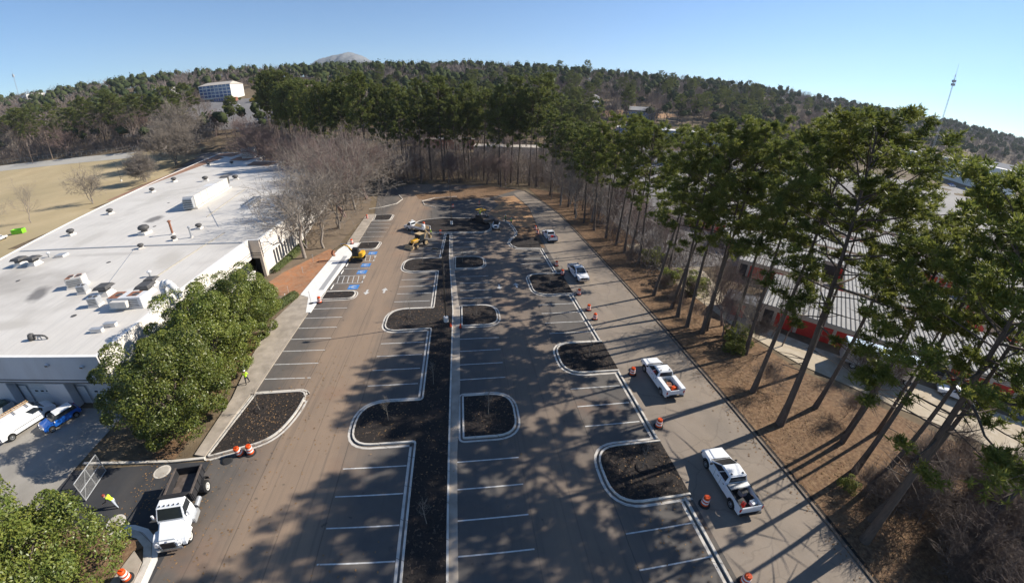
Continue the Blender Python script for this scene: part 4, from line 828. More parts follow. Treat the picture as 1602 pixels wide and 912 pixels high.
# ---------------------------------------------------------------- machines
def excavator(loc, rz):
    o = thing('mini_excavator', 'yellow mini excavator reaching over the new ramp with its muddy bucket', 'excavator', loc, rz)      # boom towards +y
    for s in (-1, 1):
        tr = MB().xprism(rounded([(-1.15, .02, .28), (1.15, .02, .28), (1.15, .62, .28), (-1.15, .62, .28)], 5), s*.95-.2, s*.95+.2).build('track', 'rubber', o)
        for k_ in range(9): MB().box((s*.95, -1.0+k_*.25, .63), (.42, .07, .05)).build('track_pad', 'trim_black', tr)
    MB().box((0, 0, .55), (1.1, 1.2, .3)).build('undercarriage', 'trim_black', o)
    MB().cyl((0, 0, .7), (0, 0, .86), .55, n=18).build('slew_ring', 'trim_black', o)
    MB().prism(rounded([(-.95, -1.15, .5), (.95, -1.15, .5), (.95, .75, .1), (-.95, .75, .1)]), .86, 1.08).build('platform', 'machine_yellow', o)
    MB().prism(rounded([(-.95, -1.35, .55), (.95, -1.35, .55), (.95, -.45, .1), (-.95, -.45, .1)]), 1.08, 1.72).build('counterweight', 'machine_yellow', o, bevel=.05)
    cb = MB().hexa([(-.9, -.42, 1.08), (.15, -.42, 1.08), (.15, .85, 1.08), (-.9, .85, 1.08), (-.85, -.38, 2.55), (.1, -.38, 2.55), (.1, .65, 2.55), (-.85, .65, 2.55)]).build('cab', 'trim_black', o, bevel=.04)
    MB().box((-.37, .81, 1.85), (.8, .03, .9)).build('windscreen', 'glass_dark', cb); MB().box((.135, .15, 1.85), (.03, .8, .9)).build('side_window', 'glass_dark', cb); MB().box((-.385, .14, 2.58), (.98, 1.1, .05)).build('roof_panel', 'trim_black', cb)
    bm_ = MB(); pts = [(.45, .75, 1.1), (.45, 1.9, 2.75), (.45, 2.9, 3.0)]
    for a, b, r in ((pts[0], pts[1], .17), (pts[1], pts[2], .15)): bm_.cyl(a, b, r, r*.85, 4)
    bo = bm_.build('boom', 'machine_yellow', o)
    st = MB().cyl((.45, 2.8, 3.05), (.45, 4.9, 1.9), .14, .1, 4).build('stick', 'machine_dusty', o)
    MB().cyl((.45, .95, 1.0), (.45, 1.75, 2.25), .07, n=8).build('hydraulic_ram', 'chrome', bo); MB().cyl((.45, 2.0, 3.05), (.45, 3.2, 3.15), .06, n=8).build('hydraulic_ram', 'chrome', st)
    MB().xprism([(4.7, 1.95), (5.15, 1.7), (5.3, 1.2), (5.05, .75), (4.6, .7), (4.9, 1.1), (4.85, 1.5)], .15, .75).build('bucket', 'rust', o, bevel=.02)
    MB().hexa([(-.95, 1.35, .1), (.95, 1.35, .1), (.95, 1.5, .1), (-.95, 1.5, .1), (-.95, 1.4, .5), (.95, 1.4, .5), (.95, 1.48, .5), (-.95, 1.48, .5)]).build('blade', 'machine_yellow', o)
excavator((-20.6, 71.6, .14), R(86))
def flatbed(loc, rz):
    o = thing('flatbed_truck', 'white flatbed truck loaded with tan form boards and a water drum', 'truck', loc, rz)
    prof = [(.9, .5), (1.55, .5)]+arch(2.05, .45, .45)+[(2.55, .5), (3.2, .55), (3.25, 1.0), (2.9, 1.2), (2.1, 1.3), (.9, 1.3)]
    MB().xprism(prof, -1.0, 1.0).build('body', 'car_white', o, bevel=.05); cab(o, .9, 2.2, 1.0, 1.75, .98, .85, 1.29, 2.05, 'car_white', doors=1)
    MB().box((0, -1.3, .75), (.8, 4.4, .2)).build('chassis', 'trim_black', o); dk = MB().box((0, -1.3, .98), (2.3, 4.3, .12)).build('deck', 'bed_steel', o)
    for s in (-1, 1):
        MB().box((s*1.12, -1.3, 1.3), (.06, 4.3, .5)).build('stake_side', 'car_white', dk)
        wheel(o, s*.88, 2.05, .42, .28, s, 'rim_white'); wheel(o, s*.9, -2.1, .42, .4, s, 'rim_white'); MB().box((s*1.14, 1.7, 1.5), (.22, .12, .28)).build('mirror', 'trim_black', o)
        MB().box((s*.75, 3.2, .92), (.3, .12, .2)).build('headlight', 'lamp_clear', o)
    MB().box((0, 3.26, .6), (2.0, .14, .28)).build('bumper', 'chrome', o, bevel=.03)
    for k_ in range(5):
        p = thing('form_board', 'tan wooden form board lying lengthwise on the flatbed truck', 'board', Matrix.Translation(loc) @ Matrix.Rotation(rz, 4, 'Z') @ Vector((.25+.17*k_, -1.3+.1*k_, 1.05+.08*k_)), rz, 'form boards on the flatbed truck')
        MB().box((0, 0, .04), (.16, 4.5, .08)).build('plank', 'lumber', p); MB().box((0, -2.0, .085), (.15, .1, .01)).build('end_mark', 'rust', p)
    p = thing('water_drum', 'white plastic drum standing at the tail of the flatbed truck', 'drum', Matrix.Translation(loc) @ Matrix.Rotation(rz, 4, 'Z') @ Vector((-.45, -2.7, 1.05)), rz)
    MB().lathe([(.4, 0), (.45, .1), (.45, .85), (.38, 1.0), (.1, 1.05)], n=18).build('barrel', 'door_white', p, smooth=True); MB().lathe([(.47, .3), (.47, .36)], n=18).build('hoop', 'metal_grey', p)
flatbed((-11.3, 90.2, .01), math.atan2(5.6, 5.8)+R(8))
def loader(loc, rz):
    o = thing('backhoe_loader', 'dusty yellow backhoe loader with folded arm behind the flatbed truck', 'loader', loc, rz)
    MB().box((0, .3, 1.0), (.9, 3.2, .5)).build('chassis', 'trim_black', o); MB().hexa([(-.5, .7, 1.1), (.5, .7, 1.1), (.45, 2.2, 1.1), (-.45, 2.2, 1.1), (-.48, .7, 1.9), (.48, .7, 1.9), (.4, 2.15, 1.65), (-.4, 2.15, 1.65)]).build('hood', 'machine_yellow', o, bevel=.06)
    c = MB().hexa([(-.75, -.9, 1.1), (.75, -.9, 1.1), (.75, .65, 1.1), (-.75, .65, 1.1), (-.7, -.8, 2.6), (.7, -.8, 2.6), (.7, .5, 2.6), (-.7, .5, 2.6)]).build('cab', 'trim_black', o, bevel=.04)
    MB().box((0, -.15, 2.66), (1.6, 1.6, .12)).build('cab_roof', 'machine_dusty', c, bevel=.04)
    for s in (-1, 1):
        MB().box((s*.735, -.12, 1.9), (.03, 1.1, 1.0)).build('side_window', 'glass_dark', c)
        wheel(o, s*.9, 1.7, .48, .36, s, 'machine_dusty'); wheel(o, s*.92, -.9, .7, .45, s, 'machine_dusty')
        MB().tube([(s*.62, .6, 1.6), (s*.62, 2.1, 1.5), (s*.62, 2.9, .7)], .1, 6).build('loader_arm', 'machine_dusty', o)
    MB().xprism([(2.8, .25), (3.6, .18), (3.3, .3), (3.05, .8), (2.85, .9)], -1.15, 1.15).build('front_bucket', 'machine_dusty', o)
    MB().tube([(0, -1.4, 1.0), (0, -2.2, 2.6), (0, -1.9, 3.0)], .15, 6).build('rear_boom', 'machine_dusty', o); MB().tube([(0, -1.95, 2.95), (0, -3.2, 1.6)], .12, 6).build('dipper', 'machine_dusty', o); MB().xprism([(-3.1, 1.7), (-3.5, 1.4), (-3.5, .9), (-3.1, .75), (-3.2, 1.2)], -.35, .35).build('rear_bucket', 'machine_dusty', o)
    for s in (-1, 1): MB().tube([(s*.5, -1.3, .7), (s*1.1, -1.7, .15)], .09, 6).build('stabiliser', 'machine_dusty', o)
loader((-9.6, 79.6, .01), R(142))
def paver(loc, rz):
    o = thing('asphalt_paver', 'dark asphalt paver under a yellow canopy by the oval bed', 'paver', loc, rz)
    for s in (-1, 1): MB().xprism(rounded([(-1.7, .05, .3), (1.4, .05, .3), (1.4, .75, .3), (-1.7, .75, .3)], 4), s*.95-.18, s*.95+.18).build('track', 'rubber', o)
    MB().box((0, -.2, 1.15), (2.2, 3.0, .9)).build('engine_housing', 'bed_black', o, bevel=.08); MB().hexa([(-1.0, 1.4, .5), (1.0, 1.4, .5), (1.3, 3.0, .5), (-1.3, 3.0, .5), (-1.1, 1.4, 1.3), (1.1, 1.4, 1.3), (1.6, 3.1, 1.2), (-1.6, 3.1, 1.2)]).build('hopper', 'bed_steel', o)
    for s in (-1, 1):
        for y in (-1.5, .2): MB().cyl((s*.8, y, 1.6), (s*.8, y, 3.0), .04, n=6).build('canopy_post', 'trim_black', o)
    MB().box((0, -.65, 3.05), (2.2, 2.3, .14)).build('canopy', 'machine_yellow', o, bevel=.05); MB().box((0, -2.5, .45), (3.6, .8, .5)).build('screed', 'bed_black', o, bevel=.05); MB().box((0, -1.2, 1.75), (1.6, .4, .3)).build('control_desk', 'grey_plastic', o)
    MB().tube([(-.6, 1.2, 1.4), (-.7, -.2, 2.4), (-.7, -.4, 3.6)], .07, 6).build('exhaust', 'metal_grey', o)
paver((4.9, 97.2, .01), R(-145))
def skid_steer(loc, rz):
    o = thing('skid_steer', 'white compact skid steer loader working beside the oval bed', 'loader', loc, rz)
    MB().xprism([(-1.5, .45), (1.0, .45), (1.25, .8), (1.0, 1.15), (-1.5, 1.25), (-1.65, .8)], -.62, .62).build('body', 'car_white', o, bevel=.06)
    MB().hexa([(-.58, -.6, 1.15), (.58, -.6, 1.15), (.58, .75, 1.15), (-.58, .75, 1.15), (-.54, -.6, 2.1), (.54, -.6, 2.1), (.54, .55, 2.1), (-.54, .55, 2.1)]).build('cab', 'trim_black', o, bevel=.03)
    MB().box((0, -1.62, .95), (.7, .06, .4)).build('radiator_grille', 'trim_black', o)
    for s in (-1, 1):
        MB().tube([(s*.75, -1.5, 1.5), (s*.75, .6, 1.55), (s*.75, 1.5, .6)], .1, 6).build('lift_arm', 'car_white', o)
        MB().box((s*.75, -1.4, 1.2), (.2, .3, .7)).build('arm_tower', 'car_white', o)
        for y in (.65, -.75): wheel(o, s*.78, y, .42, .3, s, 'car_white')
    MB().xprism([(1.4, .12), (2.2, .08), (1.9, .25), (1.65, .75), (1.45, .8)], -.9, .9).build('bucket', 'bed_steel', o)
skid_steer((8.0, 91.0, .01), R(-12))

# ---------------------------------------------------------------- traffic drums
def drum(loc, label, lean=0.0, rz=None):
    global DRUM
    if 'DRUM' not in globals():
        o = thing('traffic_drum', label, 'traffic drum', loc, 0, 'orange traffic drums')
        MB().lathe([(.24, .1), (.30, .12), (.29, .30)], n=20).build('lower_body', 'orange_plastic', o)
        MB().lathe([(.292, .302), (.29, .45)], n=20).build('reflective_band', 'band_white', o); MB().lathe([(.272, .452), (.27, .60)], n=20).build('middle_body', 'orange_red', o)
        MB().lathe([(.272, .602), (.268, .75)], n=20).build('reflective_band', 'band_white', o); MB().lathe([(.25, .752), (.24, .93), (.2, .98)], n=20).build('upper_body', 'orange_plastic', o)
        MB().tube([(-.16, 0, .97), (-.12, 0, 1.06), (.12, 0, 1.06), (.16, 0, .97)], .025, 6).build('handle', 'orange_red', o)
        MB().lathe([(.46, 0), (.46, .06), (.34, .10), (.30, .12)], n=20).build('base_ring', 'rubber', o)
        o.scale = (1.03,)*3; DRUM = o; return o
    o = clone(DRUM, label, loc, rnd.uniform(0, 6), 'orange traffic drums'); return o
for x, y, lb in ((-24.4, 13.5, 'orange traffic drum on the rounded driveway corner'),
                 (-20.9, 25.0, 'leaning orange traffic drum at the corner bed, with a loose rubber base beside it'), (-20.0, 25.1, 'orange traffic drum at the corner bed, half behind the leaning one'),
                 (17.95, 10.1, 'orange traffic drum on the kerb past the tool-chest pickup'), (18.3, 16.4, 'orange traffic drum right beside the tool-chest pickup'), (18.3, 25.1, 'orange traffic drum between the tool-chest and service pickups'),
                 (18.9, 33.2, 'orange traffic drum at the front of the service pickup'), (18.5, 45.9, 'orange traffic drum on the kerb, first beyond the service pickup'), (18.4, 48.6, 'orange traffic drum on the kerb, second beyond the service pickup'), (18.4, 53.9, 'orange traffic drum at the tip of the bed by the pickup facing the entrance'),
                 (17.6, 62.0, 'red-orange traffic drum in the shade of the pickup facing the entrance'), (17.5, 66.3, 'orange traffic drum behind the pickup facing the entrance'), (17.5, 86.3, 'orange traffic drum near the last pickup, on the mulch side'), (17.6, 89.6, 'orange traffic drum beyond the last pickup, next to the bare dirt'),
                 (-22.6, 54.3, 'orange traffic drum at the end of the white access ramp'), (-24.3, 81.4, 'orange traffic drum on the pavement behind the excavator'), (-25.4, 101.8, 'orange traffic drum on the pavement under the bare trees'), (-5.5, 87.0, 'orange traffic drum at the far end of the long central bed'), (-9.9, 94.0, 'orange traffic drum inside the oval bed behind the flatbed truck'),
                 (-3.0, 112.2, 'orange traffic drum on the shaded far drive'), (4.9, 116.0, 'orange traffic drum at the edge of the bare dirt behind the paver')):
    d = drum((x, y, .01 if not (-24.5 < x < -24) else .12), lb)
    if 'leaning' in lb and 'half' not in lb: d.rotation_euler = (R(9), R(-8), 0)
o = MB().lathe([(.30, 0), (.46, .0), (.46, .07), (.34, .12), (.30, .12)], n=20).build('drum_base', 'rubber'); o.location = (-21.8, 24.2, .02); o.rotation_euler = (R(14), R(10), 0)
tag(o, 'loose black rubber ring lying by the leaning traffic drum', 'rubber base')
# small red survey cones by the central band
for x, y in ((-2.3, 45.5), (-.95, 45.2)):
    o = thing('traffic_cone', 'small red cone %s' % ('at the foot of the lamp post' if x < -2 else 'at the corner of a planting bed by the concrete band'), 'cone', (x, y, .11 if x < -1.9 else .02))
    MB().lathe([(.17, .04), (.04, .62), (.03, .63)], n=14).build('cone', 'orange_red', o); MB().box((0, 0, .02), (.4, .4, .04)).build('foot', 'rubber', o)

# ---------------------------------------------------------------- lamp posts, saplings, stakes, sign, gate
mat('pole_bronze', (0.05, 0.045, 0.04), 0.5, metal=.3); mat('bark_grey', (0.23, 0.195, 0.16), 0.9, 0.3, 6); mat('stake_white', (0.7, 0.7, 0.68), 0.8)
def lamp_post(loc, h, label, head=1):
    o = thing('lamp_post', label, 'lamp post', loc)
    MB().lathe([(.34, 0), (.34, .75), (.30, .8)], n=16).build('concrete_base', 'concrete_new', o); MB().cyl((0, 0, .8), (0, 0, h), .09, .06, 10).build('pole', 'pole_bronze', o)
    for s in ((-1,) if head == 1 else (-1, 1)):
        MB().cyl((0, 0, h-.1), (s*.5, 0, h), .035, n=6).build('arm', 'pole_bronze', o); MB().box((s*.85, 0, h+.02), (.75, .42, .2)).build('lamp_head', 'pole_bronze', o, bevel=.05)
        MB().box((s*.85, 0, h-.095), (.55, .3, .03)).build('lens', 'lamp_clear', o)
lamp_post((-2.95, 47.0, .1), 10.9, 'dark lamp post in the central bed with a round concrete foot')
lamp_post((-3.1, 95.0, .1), 10.0, 'dark lamp post in the oval bed at the far end')
lamp_post((-160, 183, terrain(-160, 183)), 9, 'lamp post standing at the edge of the dry field')
def sapling(label, x, y, h, grp, z=.1):
    o = thing('sapling', label, 'sapling', (x, y, z), rnd.uniform(0, 6), grp)
    t = MB(); pts = [(0, 0, 0)]; 
    for i in range(5): pts.append((pts[-1][0]+rnd.uniform(-.05, .05), pts[-1][1]+rnd.uniform(-.05, .05), h*(i+1)/5))
    t.tube(pts, [.035, .03, .026, .02, .014, .006], 5); t.build('stem', 'bark_grey', o)
    b = MB()
    for k_ in range(16):
        z0 = h*rnd.uniform(.35, .95); a = rnd.uniform(0, 6.3); l = (h-z0)*.5+.25; e = (math.cos(a)*l*.55, math.sin(a)*l*.55, z0+l*.8)
        b.cyl((0, 0, z0), e, .011, .004, 3)
        for j in range(3):
            f = rnd.uniform(.4, .9); p = [e[0]*f, e[1]*f, z0+(e[2]-z0)*f]; b.cyl(p, (p[0]+rnd.uniform(-.25, .25), p[1]+rnd.uniform(-.25, .25), p[2]+rnd.uniform(.1, .35)), .007, .003, 3)
    b.build('twigs', 'bark_grey', o); MB().lathe([(.62, 0), (.62, .05), (.45, .10), (.3, .04), (.08, .03)], n=16).build('mulch_ring', 'mulch', o)
SG = 'bare saplings newly planted in the beds'
for x, y, h, lb in ((-21.5, 30.7, 2.6, 'bare sapling in the corner bed beside the two traffic drums'), (-8.1, 48.6, 3.0, 'bare sapling in the bed nose left of the lamp post'), (-8.0, 28.5, 3.0, 'bare sapling in the shaded nose of the central bed'),
                    (1.4, 48.6, 2.8, 'bare sapling in the bed right of the lamp post'), (1.8, 28.5, 3.0, 'bare sapling in the square bed with a mulch ring'), (-8.0, 68.6, 3.0, 'bare sapling in the bed nose next to the backhoe loader'), (-20.5, 80.2, 3.0, 'bare sapling in the bed behind the excavator'), (-21.4, 102.5, 3.2, 'bare sapling in the farthest small bed'),
                    (14.3, 57.7, 3.2, 'bare sapling in the bed by the pickup facing the entrance'), (14.7, 20.6, 3.0, 'bare sapling in the bed by the tool-chest pickup'), (14.9, 37.2, 3.0, 'bare sapling in the bed by the service pickup'), (-3.9, 33.6, 2.8, 'bare sapling in the narrow central bed between two noses'), (-3.6, 17.5, 2.8, 'bare sapling in the shaded narrow end of the central bed'), (-3.6, 61, 2.8, 'bare sapling in the central bed beyond the lamp post'), (-8.0, 95.5, 3.2, 'bare sapling in the oval bed near the far lamp post'), (-.5, 69.2, 2.6, 'bare sapling in the small dark bed across from the loader')):
    sapling(lb, x, y, h, SG)
for x, y, h in ((-28.5, 55.9, 1.0), (-29.0, 58.4, 1.1), (-29.3, 66.0, 1.3), (-29.2, 71.3, 1.7)):
    o = thing('survey_stake', 'thin white survey stake in the red soil', 'stake', (x, y, .0), rnd.uniform(0, 3), 'survey stakes in the red soil'); MB().box((0, 0, h/2), (.05, .03, h)).build('stake', 'stake_white', o); MB().box((.06, 0, h-.1), (.14, .01, .1)).build('flag', 'stake_white', o)
o = thing('sign_post', 'bare grey sign post at the end of the access ramp', 'sign post', (-23.75, 53.9, .12)); MB().cyl((0, 0, 0), (0, 0, 2.1), .035, n=8).build('post', 'galvanised', o); MB().lathe([(.3, 0), (.3, .05), (.06, .08)], n=14).build('foot_plate', 'trim_black', o)
def chain_link_mat():
    m_ = bpy.data.materials.new('chain_link'); m_.use_nodes = True; nt = m_.node_tree; p = nt.nodes['Principled BSDF']; p.inputs['Base Color'].default_value = (.5, .5, .5, 1); p.inputs['Metallic'].default_value = .5
    tc = nd(nt, 'ShaderNodeTexCoord'); mp = nd(nt, 'ShaderNodeMapping'); mp.inputs['Rotation'].default_value = (0, 0, 0); nt.links.new(tc.outputs['Object'], mp.inputs[0])
    sx = nd(nt, 'ShaderNodeSeparateXYZ'); nt.links.new(mp.outputs[0], sx.inputs[0]); outs = []
    for op in ('ADD', 'SUBTRACT'):
        a = nd(nt, 'ShaderNodeMath', operation=op); nt.links.new(sx.outputs['X'], a.inputs[0]); nt.links.new(sx.outputs['Z'], a.inputs[1])
        b = nd(nt, 'ShaderNodeMath', operation='PINGPONG'); nt.links.new(a.outputs[0], b.inputs[0]); b.inputs[1].default_value = 0.045
        c = nd(nt, 'ShaderNodeMath', operation='LESS_THAN'); nt.links.new(b.outputs[0], c.inputs[0]); c.inputs[1].default_value = 0.006; outs.append(c.outputs[0])
    mx = nd(nt, 'ShaderNodeMath', operation='MAXIMUM'); nt.links.new(outs[0], mx.inputs[0]); nt.links.new(outs[1], mx.inputs[1]); nt.links.new(mx.outputs[0], p.inputs['Alpha']); MATS['chain_link'] = m_
chain_link_mat()
o = thing('chain_link_gate', 'open chain-link gate with grey tube frame across the driveway', 'gate', (-32.8, 21.3, 0), R(97))
L, H_ = 3.2, 2.1
for z in (.1, 1.05, H_): MB().cyl((-L/2, 0, z), (L/2, 0, z), .04, n=8).build('rail', 'galvanised', o)
for x in (-L/2, 0, L/2): MB().cyl((x, 0, .05), (x, 0, H_), .045, n=8).build('upright', 'galvanised', o)
MB().cyl((-L/2, 0, .1), (0, 0, H_), .02, n=6).build('brace', 'galvanised', o); MB().quad((-L/2, .0, .1), (L/2, 0, .1), (L/2, 0, H_), (-L/2, 0, H_)).build('mesh_panel', 'chain_link', o)

# ---------------------------------------------------------------- people
mat('skin', (0.38, 0.22, 0.15), 0.6); mat('vest_lime', (0.55, 0.85, 0.04), 0.7, 0.08, 8); mat('jeans', (0.10, 0.13, 0.20), 0.9, 0.2, 8); mat('trousers_dark', (0.035, 0.035, 0.04), 0.9); mat('jacket_dark', (0.05, 0.045, 0.05), 0.9); mat('hat_red', (0.30, 0.05, 0.03), 0.5); mat('hat_white', (0.75, 0.75, 0.72), 0.4); mat('jeans_pale', (0.42, 0.46, 0.52), 0.9, 0.15, 8); mat('boots', (0.06, 0.04, 0.03), 0.9)
def person(label, loc, rz, J, top='vest_lime', legs='jeans', hat='hat_white', sleeves='jacket_dark'):
    """J: joint positions; the body is one skinned surface"""
    o = thing('person', label, 'person', loc, rz)
    P = dict(J); names = ['pelvis', 'chest', 'neck', 'head', 'crown', 'l_sh', 'l_el', 'l_wr', 'l_hd', 'r_sh', 'r_el', 'r_wr', 'r_hd', 'l_hip', 'l_kn', 'l_an', 'l_toe', 'r_hip', 'r_kn', 'r_an', 'r_toe']
    rad = dict(pelvis=.15, chest=.17, neck=.062, head=.10, crown=.085, l_sh=.075, l_el=.05, l_wr=.035, l_hd=.04, l_hip=.11, l_kn=.07, l_an=.045, l_toe=.04)
    E = [('pelvis', 'chest'), ('chest', 'neck'), ('neck', 'head'), ('head', 'crown')]
    for s in 'lr': E += [('chest', s+'_sh'), (s+'_sh', s+'_el'), (s+'_el', s+'_wr'), (s+'_wr', s+'_hd'), ('pelvis', s+'_hip'), (s+'_hip', s+'_kn'), (s+'_kn', s+'_an'), (s+'_an', s+'_toe')]
    me = bpy.data.meshes.new('body'); me.from_pydata([P[n] for n in names], [(names.index(a), names.index(b)) for a, b in E], [])
    t = bpy.data.objects.new('tmp', me); COL.objects.link(t); t.modifiers.new('s', 'SKIN'); sd = t.modifiers.new('d', 'SUBSURF'); sd.levels = 2; sd.render_levels = 2
    for i, n in enumerate(names):
        r = rad.get(n, rad.get('l'+n[1:], .06)); me.skin_vertices[0].data[i].radius = (r, r*.8 if n in ('pelvis', 'chest') else r); me.skin_vertices[0].data[i].use_root = (i == 0)
    dg = bpy.context.evaluated_depsgraph_get(); m2 = bpy.data.meshes.new_from_object(t.evaluated_get(dg)); bpy.data.objects.remove(t)
    m2.name = 'body'; m2.materials.clear()
    for k_ in ('skin', sleeves, legs, 'boots', top): m2.materials.append(MATS[k_])
    hv = Vector(P['head']); ch = Vector(P['chest']); pv = Vector(P['pelvis'])
    def near(c, a, b):
        a, b = Vector(P[a]), Vector(P[b]); d = b-a; u = max(0, min(1, (c-a).dot(d)/d.dot(d))); return (c-(a+d*u)).length
    for f in m2.polygons:
        c = f.center; best = min(E, key=lambda e: near(c, *e)); n = best[1][-2:] if best[1][1] == '_' else best[1]
        f.material_index = {'chest': 4, 'neck': 0, 'head': 0, 'crown': 0, 'sh': 4, 'el': 1, 'wr': 1, 'hd': 0, 'ip': 2, 'kn': 2, 'an': 2, 'oe': 3}.get(n, 4)
        f.use_smooth = True
    b = bpy.data.objects.new('body', m2); COL.objects.link(b); b.parent = o
    d = (Vector(P['crown'])-hv).normalized(); q_ = d.to_track_quat('Z', 'Y').to_matrix().to_4x4()
    h_ = MB().lathe([(.155, .0), (.15, .02), (.118, .03), (.112, .08), (.08, .13), (.02, .15)], n=16).build('hard_hat', hat, o, smooth=True); h_.matrix_local = Matrix.Translation(Vector(P['crown'])-d*.02) @ q_
    for s in (-1, 1):      # reflective braces of the vest
        side = Vector((s*.09, 0, 0)); MB().tube([tuple(ch+side+Vector((0, .15, -.15))), tuple(ch+side+Vector((0, .12, .14)))], .02, 4).build('reflective_strip', 'band_white', o)
    for s in 'lr':         # fingers curling from each hand
        hd = Vector(P[s+'_hd']); wr = Vector(P[s+'_wr']); dd = (hd-wr).normalized(); sd_ = dd.orthogonal().normalized(); fg = MB()
        for k_ in range(4): p0 = hd+sd_*(.018*(k_-1.5)); fg.tube([tuple(p0), tuple(p0+dd*.05), tuple(p0+dd*(.075+.01*(k_ in (1, 2)))+Vector((0, .015, -.01)))], [.009, .008, .006], 5)
        p0 = hd-dd*.03+sd_*.035; fg.tube([tuple(p0), tuple(p0+sd_*.03+dd*.03)], [.01, .008], 5); fg.build('fingers', 'skin', o)
    return o
def pose(lean=0.0, step=.12, arm=.25, elb=.12):
    h = .93; ly = lean; J = dict(pelvis=(0, 0, h), chest=(0, ly*.32, h+.42*math.cos(ly)), neck=(0, ly*.46, h+.60*math.cos(ly)), head=(0, ly*.56+.02, h+.72*math.cos(ly)), crown=(0, ly*.62+.02, h+.80*math.cos(ly)))
    c = J['chest']
    for s, sg in (('l', -1), ('r', 1)):
        J[s+'_sh'] = (sg*.19, c[1]+.01, c[2]+.10); J[s+'_el'] = (sg*.27, c[1]+.04+ly*.2+arm*sg*.2, c[2]-.18); J[s+'_wr'] = (sg*.25, c[1]+.04+arm+ly*.3, c[2]-.38+elb); J[s+'_hd'] = (sg*.24, c[1]+.10+arm+ly*.3, c[2]-.45+elb)
        J[s+'_hip'] = (sg*.10, 0, h-.06); J[s+'_kn'] = (sg*.12, step*sg*.6+.03, .50); J[s+'_an'] = (sg*.13, step*sg, .085); J[s+'_toe'] = (sg*.14, step*sg+.17, .045)
    return J
person('worker in lime vest bending over on the driveway by the gate', (-29.2, 19.3, .01), R(100), pose(.75, .15, .25, 0), 'vest_lime', 'jeans_pale', 'hat_red', 'jacket_dark')
person('worker in lime shirt walking along the pavement beside the magnolias', (-24.7, 35.0, .125), R(15), pose(.12, .24, .15), 'vest_lime', 'trousers_dark', 'hat_white', 'vest_lime')
person('worker in lime vest standing at the tail of the flatbed truck', (-7.6, 86.0, .01), R(95), pose(.15, .1, .3, .2), 'vest_lime', 'trousers_dark')
person('worker in lime vest by the bare dirt, nearer the skid steer', (10.9, 97.2, .01), R(-120), pose(.05, .1, .1), 'vest_lime', 'trousers_dark')
person('worker in lime vest standing on the curved kerb, the one farther from the skid steer', (12.0, 93.6, .15), R(160), pose(.08, .1, .12), 'vest_lime', 'jeans')
person('worker in lime vest operating the asphalt paver', (4.2, 95.9, 1.6), R(30), pose(.1, .08, .3, .2), 'vest_lime', 'trousers_dark')

# ---------------------------------------------------------------- trees: prototypes
rng = np.random.default_rng(11)
def npmesh(name, V, F, m_, smooth=False):
    V = np.asarray(V, np.float32).reshape(-1, 3); F = np.asarray(F, np.int32); k_ = F.shape[1]
    me = bpy.data.meshes.new(name); me.vertices.add(len(V)); me.vertices.foreach_set('co', V.ravel())
    me.loops.add(F.size); me.loops.foreach_set('vertex_index', F.ravel()); me.polygons.add(len(F))
    me.polygons.foreach_set('loop_start', np.arange(0, F.size, k_, dtype=np.int32)); me.polygons.foreach_set('loop_total', np.full(len(F), k_, np.int32))
    me.update(calc_edges=True); me.validate(); me.materials.append(MATS[m_] if isinstance(m_, str) else m_)
    if smooth: me.polygons.foreach_set('use_smooth', [True]*len(F))
    return me
def unit(a): return a/np.maximum(np.linalg.norm(a, axis=-1, keepdims=True), 1e-9)
class Wood:
    """tapered branches as quads"""
    def __init__(s): s.V = []; s.F = []; s.n = 0
    def branch(s, pts, rad, sides):
        pts = np.asarray(pts, float); k_ = len(pts); t = unit(np.gradient(pts, axis=0)); a = unit(np.cross(t, [0.31, 0.77, 0.55])); b = np.cross(t, a)
        ang = np.arange(sides)*2*np.pi/sides; ring = pts[:, None]+(a[:, None]*np.cos(ang)[None, :, None]+b[:, None]*np.sin(ang)[None, :, None])*np.asarray(rad)[:, None, None]
        s.V.append(ring.reshape(-1, 3)); i = np.arange(k_-1)[:, None]*sides; j = np.arange(sides)[None]; j2 = (j+1) % sides
        s.F.append(np.stack([i+j, i+j2, i+sides+j2, i+sides+j], -1).reshape(-1, 4)+s.n); s.n += k_*sides
    def mesh(s, name, m_, smooth=True): return npmesh(name, np.concatenate(s.V), np.concatenate(s.F), m_, smooth)
def tufts(C, D, L, w, k_, spread=1.0):
    """k_ pointed blades per centre C around direction D"""
    n = len(C); r = unit(rng.normal(size=(n, k_, 3))); d = unit(D[:, None]*0.75+r*spread); l = L*rng.uniform(.7, 1.25, (n, k_, 1)); tip = C[:, None]+d*l
    p = unit(np.cross(d, unit(rng.normal(size=(n, k_, 3)))))*w*rng.uniform(.7, 1.3, (n, k_, 1)); base = C[:, None]+d*l*.12
    V = np.stack([base-p, base+p, tip+p*.35, tip-p*.35], 2).reshape(-1, 3); return V, np.arange(n*k_*4).reshape(-1, 4)
mat('pine_bark', (0.135, 0.102, 0.080), 0.95, col2=(0.075, 0.060, 0.050), vscale=2.5, bump=.8, bscale=7, stretch=(3, 3, .6)); mat('bare_bark', (0.30, 0.258, 0.215), 0.95, col2=(0.19, 0.162, 0.137), vscale=1.5); mat('bare_bark_dark', (0.20, 0.155, 0.13), 0.95, col2=(0.12, 0.095, 0.08), vscale=1.5); mat('bare_bark_red', (0.235, 0.165, 0.145), 0.95, col2=(0.15, 0.11, 0.10), vscale=1.5)
leafmat('needles', (0.140, 0.172, 0.034), (0.285, 0.285, 0.062), (0.095, 0.130, 0.030), 0.45, .7, .45)
leafmat('needles_far', (0.100, 0.130, 0.032), (0.215, 0.22, 0.054), (0.075, 0.100, 0.028), 0.42, .6, .2)
